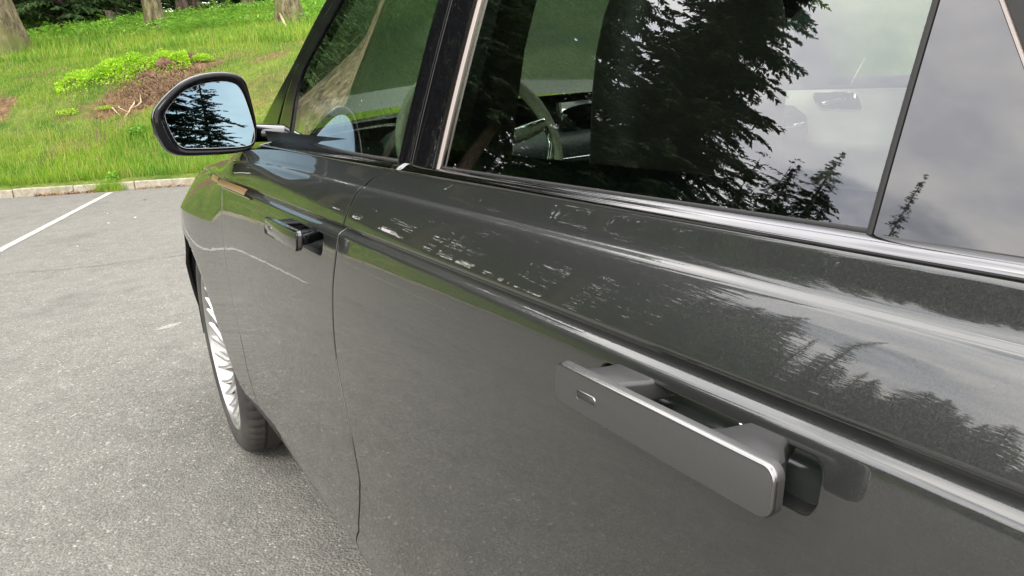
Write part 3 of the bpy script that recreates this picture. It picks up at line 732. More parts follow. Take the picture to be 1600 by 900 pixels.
# ------------------------------------------------------------------ door mirror
HOUSE = [(-.1358, 1.179), (-.1268, 1.1935), (-.1005, 1.218), (-.0635, 1.2435), (-.026, 1.2568), (.0178, 1.2608), (.0494, 1.2572), (.0668, 1.2505), (.0775, 1.2358), (.0832, 1.1949), (.0865, 1.1491), (.0858, 1.1240), (.0805, 1.1), (.0693, 1.083), (.0505, 1.0745), (.0159, 1.0722), (-.0427, 1.0752), (-.0902, 1.0795), (-.1104, 1.0861), (-.1245, 1.0977), (-.1335, 1.1203), (-.1390, 1.1402), (-.1402, 1.1621)]
GLASS = [(-.1127, 1.1772), (-.097, 1.1976), (-.0691, 1.2214), (-.0429, 1.234), (-.0132, 1.2407), (.0233, 1.2428), (.0476, 1.238), (.0611, 1.2285), (.0699, 1.2080), (.0761, 1.1728), (.0798, 1.1388), (.0805, 1.1151), (.0745, 1.0951), (.0622, 1.0862), (.0345, 1.0845), (-.0102, 1.0868), (-.0577, 1.0906), (-.0846, 1.0950), (-.0989, 1.1074), (-.1078, 1.1328), (-.1128, 1.1568)]
MC = (-.026, 1.162)
def closed(P, n=120):
    Q = []; m_ = len(P)
    for i in range(m_):
        p0, p1, p2, p3 = P[i-1], P[i], P[(i+1) % m_], P[(i+2) % m_]
        for t in np.arange(0, 1, .125):
            Q.append(tuple(.5*(2*p1[j]+(p2[j]-p0[j])*t+(2*p0[j]-5*p1[j]+4*p2[j]-p3[j])*t*t+(3*p1[j]-p0[j]-3*p2[j]+p3[j])*t**3) for j in (0, 1)))
    an = np.array([math.atan2(z-MC[1], x-MC[0]) for x, z in Q]); rr = np.array([math.hypot(z-MC[1], x-MC[0]) for x, z in Q]); o = np.argsort(an); an, rr = an[o], rr[o]
    an = np.concatenate([an-2*math.pi, an, an+2*math.pi]); rr = np.tile(rr, 3); T = np.linspace(math.pi, -math.pi, n, endpoint=False); r = np.interp(T, an, rr)
    return [(MC[0]+a*math.cos(t), MC[1]+a*math.sin(t)) for a, t in zip(r, T)]
def inset(Q, k):
    out = []; n = len(Q)
    for i in range(n):
        a, b = Q[i-2], Q[(i+2) % n]; tx, tz = b[0]-a[0], b[1]-a[1]; l = math.hypot(tx, tz); nx, nz = tz/l, -tx/l
        if nx*(MC[0]-Q[i][0])+nz*(MC[1]-Q[i][1]) < 0: nx, nz = -nx, -nz
        out.append((Q[i][0]+nx*k, Q[i][1]+nz*k))
    return out
HQ, GQ = closed(HOUSE), closed(GLASS)
def mirror_out(k=0.): return inset(HQ, k) if k else HQ
def glass_out(k=0.): return inset(GQ, k) if k else GQ
MY = -.720
def mpt(x, z, y): return (x, MY+y, z)
dm = adopt(_obj('door_mirror', [], [], m_black))
def mshell(name, lst, mat, caps=(False, False)):
    rings = []
    for k, y, shx, s in lst:
        O = mirror_out(k); rings.append([mpt(x+shx, z, y) for x, z in O])
    V, Fc = loft(rings, caps); return V, [f[::-1] for f in Fc]
def mixr(t, y):
    return [mpt(lerp(h[0], g[0], t), lerp(h[1], g[1], t), y) for h, g in zip(HQ, GQ)]
GA_, GT_ = -R(4.5), R(6.)
def gy(x, z): return MY+.012+(x-MC[0])*math.tan(GA_)+(z-MC[1])*math.tan(GT_)
def ringk(k, dy): return [(x, gy(x, z)+dy, z) for x, z in glass_out(k)]
V, Fc = loft([[(x, gy(x, z)+.004, z) for x, z in glass_out(-.0005)], [(x, lerp(gy(x, z), MY, .7)-.001, z) for x, z in glass_out(-.0030)], mixr(.72, -.0045), mixr(.45, -.0060), mixr(.2, -.0050), mixr(.04, -.001), mixr(-.02, .006), mixr(-.02, .016), mixr(.0, .024)], (False, False)); Fc = [f[::-1] for f in Fc]
me = bpy.data.meshes.new('mirror_bezel'); me.from_pydata(V, [], Fc); me.materials.append(m_black); me.polygons.foreach_set('use_smooth', [True]*len(me.polygons)); bpy.data.meshes.remove(dm.data) if False else None; dm.data = me
V, Fc = mshell('c', [(.0008, .0245, 0, 1), (-.0022, .028, 0, 1), (-.003, .040, .001, 1), (.000, .062, .004, 1), (.010, .082, .008, 1), (.028, .098, .012, 1), (.05, .106, .016, 1)], m_black, (False, True)); cobj('mirror_shell', V, Fc, m_piano, dm)
# indicator strip at the outer end
V, Fc = tube([mpt(-.1345, 1.118, .020), mpt(-.1395, 1.135, .021), mpt(-.1400, 1.160, .024)], [.0025, .0035, .0025], 8); cobj('side_repeater', V, Fc, m_plastic, dm)
# the glass, turned a little outwards and up
V, Fc = loft([ringk(.0022, -.0015), ringk(.0015, 0.0), ringk(.001, .004)], (True, True)); g_ = cobj('mirror_glass', V, [f[::-1] for f in Fc], m_mirror, dm, smooth=False)
V, Fc = loft([ringk(.0024, -.0014), ringk(.0012, -.0022), ringk(.0002, -.0014), ringk(.0, .006)], (False, False)); cobj('glass_rim', V, Fc, m_edge, dm)
# foot
rings = []
for t in np.linspace(0, 1, 9):
    x = lerp(.055, .165, t); y = MY+.062-.07*t; zc = lerp(1.115, 1.108, t); a, b = lerp(.030, .050, t), lerp(.024, .020, t)
    rings.append([(x, y+a*math.cos(q), zc+b*math.sin(q)) for q in np.linspace(0, 2*math.pi, 20, endpoint=False)])
V, Fc = loft(rings); cobj('mirror_foot', V, Fc, m_piano, dm)

# ------------------------------------------------------------------ wing/door vent blade in copper
def onside(name, poly, off, th, mat, parent):
    n = len(poly); V = [(SX(y, z)-off, y, z) for y, z in poly]+[(SX(y, z)+th, y, z) for y, z in poly]
    Fc = [tuple(range(n)), tuple(range(n, 2*n))[::-1]]+[(i, (i+1) % n, n+(i+1) % n, n+i) for i in range(n)]
    o = cobj(name, V, Fc, mat, parent, smooth=False); return o
def blade(y0, y1, zt_, zb_, off, mat, parent, name, skew=.0, n=14):
    rows = []
    for t in np.linspace(0, 1, n):
        y = lerp(y0, y1, t); rows.append([(SX(y, .978)-off*(.1, .8, 1., 1.1, -.2)[k], y+skew*(k/4), lerp(zt_(t), zb_(t), k/4)) for k in range(5)])
    V, Fc = gridf(rows); return cobj(name, V, [f[::-1] for f in Fc], mat, parent)
blade(-.50, -.6125, lambda t: 1.010, lambda t: .991, .006, m_copper, wg, 'vent_blade')
blade(-.622, -.935, lambda t: 1.006, lambda t: .987, .006, m_copper, fd, 'vent_blade', skew=.03)
blade(-.640, -.955, lambda t: .9885, lambda t: .983, .0015, m_piano, fd, 'vent_base', skew=.02)

# ------------------------------------------------------------------ wheels
def make_wheel(loc, steer, flip):
    s = -1 if flip else 1      # local x: outer face at -x side
    W = empty('wheel', (0, 0, 0)); W.parent = car; W.matrix_parent_inverse = Matrix.Translation(-CP); W.location = loc; W.rotation_euler = (0, 0, steer+(math.pi if flip else 0))
    R0, R1, TW = .2830, WR, .262
    prof = [(.008, R0-.004), (.001, R0+.006), (-.004, R0+.022), (-.003, R0+.045), (.004, R1-.026), (.012, R1-.013), (.026, R1-.004)]
    gro = []
    for gx in (.065, .118, .170, .215):
        gro += [(gx-.006, R1), (gx-.005, R1-.007), (gx+.005, R1-.007), (gx+.006, R1)]
    prof = prof+[(.04, R1-.001)]+gro+[(TW-.026, R1-.004), (TW-.01, R1-.015), (TW, R1-.05), (TW-.005, R0)]
    nseg = 180; V = []; Fc = []; np_ = len(prof)
    for k in range(nseg):
        a = 2*math.pi*k/nseg
        for j, (x, r) in enumerate(prof):
            rr = r
            if r > R1-.016 and (k % 3 == 0) and (x < .06 or x > .22 or (.075 < x < .11)): rr = r-.005
            V.append((x, rr*math.cos(a), rr*math.sin(a)))
    for k in range(nseg):
        for j in range(np_-1): Fc.append((k*np_+j, k*np_+j+1, ((k+1) % nseg)*np_+j+1, ((k+1) % nseg)*np_+j))
    t = obj('tyre', V, [f[::-1] for f in Fc], m_tyre, W); shade(t, 30)
    # rim barrel and lip
    pr = [(.010, R0-.001), (.004, R0-.003), (.003, R0-.008), (.007, R0-.013), (.016, R0-.016), (.030, R0-.026), (.19, R0-.036), (.20, R0-.002)]
    V = []; Fc = []; n = 96
    for k in range(n):
        a = 2*math.pi*k/n; V += [(x, r*math.cos(a), r*math.sin(a)) for x, r in pr]
    q = len(pr)
    for k in range(n):
        for j in range(q-1): Fc.append((k*q+j, k*q+j+1, ((k+1) % n)*q+j+1, ((k+1) % n)*q+j))
    rm = obj('rim', V, Fc, None, W, mats=[m_alloy, m_barrel], fm=[int(i % (q-1) >= 4) for i in range(len(Fc))]); shade(rm, 40)
    # hub
    hp = [(.052, .0), (.052, .030), (.056, .034), (.056, .07), (.075, .078), (.11, .08)]
    V = []; Fc = []; q = len(hp)
    for k in range(48):
        a = 2*math.pi*k/48; V += [(x, r*math.cos(a), r*math.sin(a)) for x, r in hp]
    for k in range(48):
        for j in range(q-1): Fc.append((k*q+j, k*q+j+1, ((k+1) % 48)*q+j+1, ((k+1) % 48)*q+j))
    obj('rim_centre', V, Fc, m_alloy, W)
    V, Fc = loft([[(x, r*math.cos(a), r*math.sin(a)) for a in np.linspace(0, 2*math.pi, 24, endpoint=False)] for x, r in ((.054, .031), (.049, .030), (.047, .022))]); obj('hub_cap', V, Fc, m_plastic, W)
    for a in [2*math.pi*(i+.5)/5 for i in range(5)]: obj('wheel_nut', *tube([(.060, .056*math.cos(a), .056*math.sin(a)), (.050, .056*math.cos(a), .056*math.sin(a))], .008, 6), m_chrome, W)
    # spokes: 10 twin blades that fan out to the lip
    for i in range(15):
        a0 = 2*math.pi*i/15; parts = []
        for sgn in (-1, 1):
            rows = []
            for tt in np.linspace(0, 1, 12):
                r = lerp(.055, R0-.012, tt); ang = a0+sgn*(.018+.084*tt**1.3)+.42*tt; wd = lerp(.015, .010, tt)+.006*tt*tt
                xo = .048-.012*math.sin(tt*math.pi*.5)-.026*tt**3; 
                c_ = (math.cos(ang), math.sin(ang)); n_ = (-c_[1], c_[0])
                P = lambda off, x: (x, r*c_[0]+n_[0]*off, r*c_[1]+n_[1]*off)
                rows.append([P(-wd/2-.002, xo+.016), P(-wd/2, xo+.005), P(-wd/2+.003, xo+.001), P(0, xo), P(wd/2-.003, xo+.001), P(wd/2, xo+.005), P(wd/2+.002, xo+.016)])
            parts.append(gridf(rows))
        V, Fc = merge(*parts); sp_ = obj('spoke', V, Fc, m_alloy, W); shade(sp_, 35)
    V, Fc = loft([[(x, r*math.cos(a), r*math.sin(a)) for a in np.linspace(0, 2*math.pi, 48, endpoint=False)] for x, r in ((.115, .08), (.112, .185), (.118, .19), (.14, .19))], (False, True)); obj('brake_disc', V, Fc, m_disc, W)
    V, Fc = box((.12, .14, .0), (.09, .07, .2)); o = obj('brake_caliper', V, Fc, m_plastic, W); bevel(o, .015, 2)
    return W
make_wheel((.0, 0, WR), -R(.97), False); make_wheel((.0, -2.874, WR), 0, False)
make_wheel((2*CX, 0, WR), -R(.97), True); make_wheel((2*CX, -2.874, WR), 0, True)

# ================================================================== the place
def yk(x):
    """kerb line y at x"""
    if x >= -12: return 10.83+(x+1.19)*(-1.52/2.35)
    y = 10.83+(-12+1.19)*(-1.52/2.35); s = -12-x; m = .647; k = .06; s1 = (m+.15)/k
    if s <= s1: return y+m*s-k*s*s/2
    return y+m*s1-k*s1*s1/2-.15*(s-s1)
HT = [(-1, .1), (0, .11), (.3, .2), (1.2, .68), (2, 1.12), (3.2, 1.68), (4.5, 2.05), (6.5, 2.40), (9, 2.82), (12, 3.35), (20, 4.5), (40, 5.2), (100, 6), (300, 8)]
HU = np.array([a for a, b in HT]); HH = np.array([b for a, b in HT])
_rs = np.random.RandomState(3)
_ph = _rs.rand(24)*6.28; _fx = _rs.randn(24); _fy = _rs.randn(24)
def wob(x, y, s):
    v = 0
    for i in range(8): v = v+np.sin(x*_fx[i]*s+y*_fy[i]*s+_ph[i])
    return v/8
yk_v = np.vectorize(yk)
def uof(x, y): return (y-yk_v(x))*.84
# soil patches: x, y, rx, ry, strength
SOIL = [(1.15, 12.15, .75, .62, 1.), (1.75, 12.6, .6, .5, 1.), (.70, 12.2, .5, .5, .95), (2.35, 12.85, .35, .3, .75), (-1.15, 13.6, .38, .65, .95), (.95, 21.0, .8, .7, .8), (2.95, 12.95, .35, .3, .5), (3.45, 12.45, .42, .35, .75), (2.95, 14.6, .4, .35, .6), (.1, 12.4, .35, .25, .4), (.15, 11.4, .7, .3, .45), (-.3, 14.9, .5, .3, .4), (4.6, 13.0, .9, .6, .5), (3.2, 11.0, 1.2, .5, .35)]
def soilf(x, y):
    s = np.zeros_like(x)
    for a, b, rx, ry, k in SOIL:
        d = np.sqrt(((x-a)/rx)**2+((y-b)/ry)**2)+.35*wob(x, y, 7)+.2*wob(x+9, y, 19)
        s = np.maximum(s, k*np.clip((1.15-d)/.35, 0, 1))
    return s
def hgt(x, y):
    x = np.asarray(x, float); y = np.asarray(y, float); u = uof(x, y)
    z = np.interp(u, HU, HH); am = np.clip(u/1.5, 0, 1)
    z = z+am*(.10*wob(x, y, .9)+.05*wob(x+3, y-5, 3)+.022*wob(x, y+8, 9))
    # scar: cut a little step under the bilberry mat
    d = ((x-1.2)/.9)**2+((y-12.15)/.45)**2; z = z-.22*np.exp(-d*1.6)
    d = ((x-1.1)/1.3)**2+((y-13.1)/.35)**2; z = z+.12*np.exp(-d*1.6)
    so_ = soilf(x, y); z = z+so_*(.05*wob(x+1, y, 14)+.04*wob(x, y+2, 31))
    return z
def H1(x, y): return float(hgt(np.array([x]), np.array([y]))[0])

# asphalt sheet
V, Fc = gridf([[(x, y, 0) for x in (-260, -60, -12, 12, 60, 260)] for y in (-260, -60, -12, 12, 60, 260)])
tag(obj('asphalt', V, Fc, m_asph, smooth=False), kind='structure')
def stripe(name, P0, P1, wd, lab, z=.004):
    a, b = np.array(P0), np.array(P1); d = (b-a)/np.linalg.norm(b-a); n = np.array([-d[1], d[0]])*wd/2; k = int(np.linalg.norm(b-a)/.12)+2; rows = []
    for i in range(k):
        p = a+(b-a)*i/(k-1); rows.append([(*(p-n*(1+.06*rnd.uniform(-1, 1))), z), (*(p+n*(1+.06*rnd.uniform(-1, 1))), z)])
    V, Fc = gridf(rows); return tag(obj(name, V, [f[::-1] for f in Fc], m_line), lab, 'line marking')
stripe('bay_line', (.20, 9.66), (-1.55, 3.62), .085, 'thin worn white line running from the kerb to the left edge of the car park')
stripe('bay_line', (-3.9, 12.3), (-5.3, 7.3), .10, 'white bay line further left along the kerb, mirrored in the front door', .004)
stripe('bay_line', (-7.6, 14.7), (-9.0, 9.6), .10, 'white bay line far left of the car, mirrored in the rear door', .004)
# bank terrain
xs = np.concatenate([np.linspace(-120, -14, 54), np.arange(-13.6, -3, .4), np.arange(-2.8, 7.0, .055), np.arange(7.3, 20, .5), np.linspace(21, 130, 30)])
us = np.concatenate([np.array([.0, .05]), np.arange(.10, 6.0, .055), np.arange(6.1, 14, .13), np.arange(14.4, 40, 1.2), np.linspace(42, 220, 24)])
XX, UU = np.meshgrid(xs, us, indexing='ij'); YY = yk_v(XX)+UU/.84; ZZ = hgt(XX, YY)
n0, n1 = XX.shape; idx = np.arange(n0*n1).reshape(n0, n1)
Q = np.stack([idx[:-1, :-1], idx[1:, :-1], idx[1:, 1:], idx[:-1, 1:]], -1).reshape(-1, 4)
bk = npobj('grass_bank', np.stack([XX, YY, ZZ], -1).reshape(-1, 3), Q, m_terr, smooth=True); tag(bk, kind='structure')
at = bk.data.attributes.new('soil', 'FLOAT', 'POINT'); at.data.foreach_set('value', soilf(XX, YY).astype(np.float32).ravel())
# kerb stones, each its own
kb = tag(empty('kerb', (0, 10, 0)), kind='structure')
kmesh = None
def kstone(seed):
    r = random.Random(seed); V, Fc = box((0, 0, .03), (.905, .12, .17)); o = obj('kerb_stone', V, Fc, m_kerb, kb, smooth=False); bevel(o, .012, 2); return o
protos = [kstone(1)]
ln_ = .914; x = 9.0; i = 0
segs = []
while x > -60:
    dx = ln_*.84 if x > -14 else ln_*.97
    x2 = x-dx
    segs.append((x, x2)); x = x2
for i, (xa, xb) in enumerate(segs[:110]):
    xm = (xa+xb)/2; o = protos[0] if i == 0 else protos[0].copy()
    if i: col.objects.link(o)
    o.parent = kb; o.location = (xm, yk(xm)+.05-10, rnd.uniform(-.004, .006)); o.rotation_euler = (rnd.uniform(-.02, .02), rnd.uniform(-.01, .01), math.atan2(yk(xb)-yk(xa), xb-xa)+rnd.uniform(-.01, .01))
    o.scale = (.995, 1, 1)

# ---- blades of grass (one mass)
rs = np.random.RandomState(11)
def blades(name, X, Y, hmin, hmax, wd, lab=None, mat=None, lean=.45, par=None):
    n = len(X); Z = hgt(X, Y)-.01; h = rs.uniform(hmin, hmax, n)*(1+.35*wob(X, Y, 2.2)); a = rs.rand(n)*6.283; ca, sa = np.cos(a), np.sin(a)
    b = rs.rand(n)*6.283; ln = rs.uniform(.1, lean, n)*h; bx, by = np.cos(b)*ln, np.sin(b)*ln; w_ = wd*rs.uniform(.6, 1.3, n)
    P = np.zeros((n, 5, 3))
    P[:, 0] = np.stack([X-ca*w_, Y-sa*w_, Z], -1); P[:, 1] = np.stack([X+ca*w_, Y+sa*w_, Z], -1)
    P[:, 2] = np.stack([X+ca*w_*.8+bx*.35, Y+sa*w_*.8+by*.35, Z+h*.6], -1); P[:, 3] = np.stack([X-ca*w_*.8+bx*.35, Y-sa*w_*.8+by*.35, Z+h*.6], -1)
    P[:, 4] = np.stack([X+bx, Y+by, Z+h*.97], -1)
    i0 = np.arange(n)*5; T = np.concatenate([np.stack([i0, i0+1, i0+2], -1), np.stack([i0, i0+2, i0+3], -1), np.stack([i0+3, i0+2, i0+4], -1)])
    return npobj(name, P.reshape(-1, 3), T, mat or m_grass)
def scatter(n, xr, ur, dens=None):
    X = rs.uniform(*xr, n); U = ur[0]+(ur[1]-ur[0])*rs.rand(n)**1.25; Y = yk_v(X)+U/.84; keep = rs.rand(n) > soilf(X, Y)*1.1
    if dens is not None: keep &= rs.rand(n) < dens(X, Y, U)
    return X[keep], Y[keep]
dn = lambda X, Y, U: np.clip(.62+.5*wob(X+5, Y, 1.6)+.3*wob(X, Y, 4.5), .12, 1)*np.where((U > .9) & (U < 2.3) & (X < .4), .55, 1)*np.where((U > 1.3) & (U < 4) & (X > 2.3), .5, 1)
X1, Y1 = scatter(150000, (-3.2, 6.5), (.14, 5.5), dn); tag(blades('grass', X1, Y1, .035, .12, .0034), kind='stuff')
X1, Y1 = scatter(34000, (-3.2, 6.5), (.14, 1.4), dn); tag(blades('tall_grass', X1, Y1, .10, .24, .0036), kind='stuff')
X1, Y1 = scatter(60000, (-4, 11), (5., 15)); tag(blades('far_grass', X1, Y1, .10, .28, .0075), kind='stuff')
X1, Y1 = scatter(50000, (-45, -3), (.14, 7)); tag(blades('side_grass', X1, Y1, .10, .30, .014), kind='stuff')
X1 = rs.uniform(-3, 6.5, 9000); U1 = rs.uniform(.2, 6, 9000); Y1 = yk_v(X1)+U1/.84; k = rs.rand(9000) < np.clip(soilf(X1, Y1)*.8+.15, 0, 1); tag(blades('dry_grass', X1[k], Y1[k], .04, .13, .003, mat=m_drygrass, lean=.9), kind='stuff')
# weed tuft on the kerb where the white line meets it
n = 700; xt = .20+rs.randn(n)*.09; yt = yk_v(xt)-.03+rs.randn(n)*.05; a = rs.rand(n)*6.28; h = rs.uniform(.06, .20, n)
P = np.stack([np.stack([xt-.004, yt, np.full(n, .0)], -1), np.stack([xt+.004, yt, np.full(n, .0)], -1), np.stack([xt+np.cos(a)*h*.5, yt+np.sin(a)*h*.5, h], -1)], 1).reshape(-1, 3)
tag(npobj('grass_tuft', P, np.arange(3*n).reshape(-1, 3), m_grass), 'tuft of weeds growing over the kerb where the white line ends', 'plant')
m_brush = princ('brown_twigs', (.20, .13, .075), .9, nscale=15, namt=.6)
# ---- leaf clusters
def leafcloud(C, size, mat, name, parent=None, upb=.5, asp=.55):
    """C: n x 3 centres; each a small rhombic leaf"""
    n = len(C); nrm = rs.randn(n, 3); nrm[:, 2] = np.abs(nrm[:, 2])+upb; nrm /= np.linalg.norm(nrm, axis=1)[:, None]
    t = rs.randn(n, 3); t -= (t*nrm).sum(1)[:, None]*nrm; t /= np.linalg.norm(t, axis=1)[:, None]; b = np.cross(nrm, t); s = size*rs.uniform(.6, 1.3, n)[:, None]
    P = np.stack([C-t*s, C+b*s*asp, C+t*s, C-b*s*asp], 1).reshape(-1, 3)
    return npobj(name, P, np.arange(4*n).reshape(-1, 4), mat, parent)
# bilberry mat above the scar
n = 17000; bx = rs.uniform(-.15, 2.05, n); cyl = 13.35-.18*(bx-.9)+.12*np.sin(bx*5)
by = cyl+rs.randn(n)*.20-.10; hh_ = .22*np.clip(.6+.9*wob(bx*3, by*3, 2.3)+.25*(bx-.6), .15, 1.2)*np.exp(-((by-cyl)/.30)**2)*(.55+.45*np.sin(bx*9+1)*np.sin(bx*3.3))
ok = rs.rand(n) < np.clip(.95-1.3*np.abs(wob(bx, by, 9))-(bx < .2)*.4, 0, 1); bz = hgt(bx, by)+.05+rs.rand(n)*(hh_+.06)
bb = empty('bilberry_bush', (.9, 13.3, H1(.9, 13.3))); tag(bb, 'low bright yellow-green leafy bush spreading along the top of the earth scar', 'bush')
lc = leafcloud(np.stack([bx, by, bz], -1)[ok]-np.array(bb.location), .021, m_bilb, 'foliage', bb)
parts = []
for i in range(60):
    x_ = rs.uniform(0, 1.9); y_ = 13.35-.18*(x_-.9)+rs.randn()*.12; z_ = H1(x_, y_); parts.append(tube([(x_-.9, y_-13.3, z_-bb.location[2]-.03), (x_-.9+rs.randn()*.04, y_-13.3-.03, z_-bb.location[2]+.18)], [.004, .002], 4))
V, Fc = merge(*parts); obj('stems', V, Fc, m_root, bb)['kind'] = 'stuff'
def smallbush(name, x, y, n, rx, rz, size, mat, lab, cat='plant', grp=None):
    e_ = empty(name, (x, y, H1(x, y))); tag(e_, lab, cat, grp)
    q = rs.randn(n, 3); q /= np.linalg.norm(q, axis=1)[:, None]; q *= rs.rand(n, 1)**.4; q[:, 2] = np.abs(q[:, 2]); q *= np.array([rx, rx*.8, rz])
    leafcloud(q, size, mat, 'foliage', e_)
    V, Fc = merge(*[tube([(0, 0, -.03), (rs.randn()*rx*.3, rs.randn()*rx*.3, rz*.8)], [.004, .002], 4) for _ in range(5)]); obj('stems', V, Fc, m_root, e_)['kind'] = 'stuff'
    return e_
smallbush('bilberry_bush', 2.30, 13.0, 900, .22, .14, .018, m_bilb, 'small bright green clump right of the scar, above the door mirror', 'bush')
smallbush('leafy_weed', .86, 11.05, 160, .20, .16, .035, m_fern, 'pale weed with broad leaves in the long grass left of the mirror')
smallbush('leafy_weed', -.05, 12.45, 200, .22, .10, .022, m_bilb, 'flat bright weed on the bank at the left below the bush')
smallbush('leafy_weed', .28, 9.96, 120, .10, .16, .03, m_fern, 'weed just behind the kerb beside the end of the white line')
smallbush('moss_cushion', .52, 12.35, 1500, .22, .06, .008, m_bilb, 'yellow moss cushion at the left end of the earth scar')
# exposed roots in the scar
def root(P, r, lab):
    e_ = obj('root', *tube([(x, y, H1(x, y)+dz) for x, y, dz in P], [r*(1-.6*i/(len(P)-1)) for i in range(len(P))], 7), m_root); tag(e_, lab, 'root'); return e_
root([(.98, 12.35, .02), (.93, 12.1, .10), (.86, 11.9, .09), (.80, 11.72, .04), (.70, 11.6, .0)], .014, 'longest pale root curving down the middle of the earth scar')
root([(1.10, 12.5, .0), (1.06, 12.2, .10), (.97, 11.98, .12), (.84, 11.78, .05)], .011, 'pale root right of the longest one in the scar')
root([(.60, 12.3, .02), (.60, 12.1, .08), (.62, 11.9, .07), (.66, 11.72, .02)], .012, 'short upright root at the left of the scar')
root([(.72, 12.35, .02), (.70, 12.1, .09), (.74, 11.9, .06), (.80, 11.8, .02)], .009, 'thin root between the short and the longest roots')
# brushwood and root hair hanging in the scar
parts = []
for i in range(1100):
    x_ = rs.normal(1.40, .42); y_ = rs.normal(12.5-.1*(x_-1.3), .22); z_ = H1(x_, y_); a = rs.rand()*6.28; l = rs.uniform(.08, .26)
    p1 = (x_+math.cos(a)*l*.6, y_-abs(math.sin(a))*l*.5, z_+rs.uniform(-.02, .10)); parts.append(tube([(x_, y_, z_+.02), ((x_+p1[0])/2, (y_+p1[1])/2-.02, z_+rs.uniform(.04, .12)), p1], [.006, .005, .002], 3, False))
V, Fc = merge(*parts); tag(obj('brushwood', V, Fc, m_brush), kind='stuff')
# clods of earth
def clod(x, y, r, lab):
    V = []; n = 14
    for i in range(n+1):
        ph = -math.pi/2+math.pi*i/n
        for j in range(2*n):
            th = math.pi*j/n; rr = r*(1+.28*math.sin(3*th+x*9)*math.cos(ph*2+y)+.2*math.sin(7*th+5*ph))
            V.append((rr*math.cos(ph)*math.cos(th), .7*rr*math.cos(ph)*math.sin(th), .55*rr*math.sin(ph)))
    Fc = [(i*2*n+j, i*2*n+(j+1) % (2*n), (i+1)*2*n+(j+1) % (2*n), (i+1)*2*n+j) for i in range(n) for j in range(2*n)]
    o = obj('earth_clod', V, Fc, m_soil); o.location = (x, y, H1(x, y)+.3*r); tag(o, lab, 'clod of earth'); return o
M = MN('bare_soil'); f = M.noise(12, None, 7, .75); M.surf(M.n('ShaderNodeBsdfPrincipled', {'Base Color': M.ramp(f, [(.3, (.035, .02, .012)), (.5, (.12, .065, .035)), (.7, (.25, .15, .09))]), 'Roughness': .95, 'Normal': M.bump(f, 1., .05)}).outputs[0]); m_soil = M.m
clod(1.66, 12.95, .17, 'dark root clump at the upper right lip of the scar')
clod(2.15, 13.15, .13, 'smaller dark clump right of the scar beside the bright clump')
clod(1.35, 12.75, .15, 'brown clod hanging under the right end of the bright bush')
clod(.35, 11.95, .05, 'little dark clod left of the scar in the grass')
# dead leaves along the kerb, one by one too many to count
n = 420; lx = np.concatenate([rs.uniform(-.75, .35, 300), rs.uniform(.5, 1.7, 120)]); ly = yk_v(lx)-.04-np.abs(rs.randn(n))*.05; lz = .008+np.abs(rs.randn(n))*.012
lo = leafcloud(np.stack([lx, ly, lz], -1), .021, m_deadleaf, 'dead_leaves'); tag(lo, kind='stuff')
def leafone(x, y, s, lab, mat, name='fallen_leaf', cat='leaf'):
    V = [(0, 0, 0), (.5*s, .22*s, .10*s), (s, 0, .02*s), (.5*s, -.24*s, .12*s), (.5*s, 0, .01*s), (.25*s, .18*s, .05*s), (.8*s, .14*s, .06*s)]
    o = obj(name, V, [(0, 4, 5), (5, 4, 1), (1, 4, 6), (6, 4, 2), (0, 3, 4), (3, 2, 4)], mat); o.location = (x, y, .003); o.rotation_euler = (0, 0, x*3); tag(o, lab, cat)
leafone(.50, 8.14, .10, 'single brown leaf lying on the asphalt in front of the kerb', m_deadleaf)
leafone(-.43, .92, .022, 'tiny orange leaf on the asphalt near the wheel', m_deadleaf)
def stone_(x, y, s, lab):
    V, Fc = box((0, 0, 0), (1, .7, .4)); o = obj('pebble', V, Fc, m_white, smooth=True); bevel(o, .18, 2); o.location = (x, y, s*.18); o.scale = (s*.6, s*.6, s*.25); o.location.z = s*.05; o.rotation_euler = (0, 0, x*7); tag(o, lab, 'stone')
for i, (px_, py_, s) in enumerate(((.02, 7.3, .03), (-.02, 6.45, .04), (.25, 6.6, .05), (-.35, 5.2, .025))):
    stone_(px_, py_, s, ['white fleck on the asphalt farthest up the bay', 'white fleck on the asphalt nearest the middle of the bay', 'white fleck on the asphalt closest to the car', 'small white fleck on the asphalt at the left of the bay'][i])
# pale scuff by the wheel
V, Fc = gridf([[(.06+.16*t-.14, 1.80+.05*t+s_*.035*math.sin(math.pi*min(1, max(0, t)))*1., .0015) for s_ in (-1, 1)] for t in np.linspace(.02, .98, 12)])
tag(obj('pale_scuff', V, [f[::-1] for f in Fc], m_scuff), 'pale scuff mark on the asphalt just left of the front wheel', 'mark')

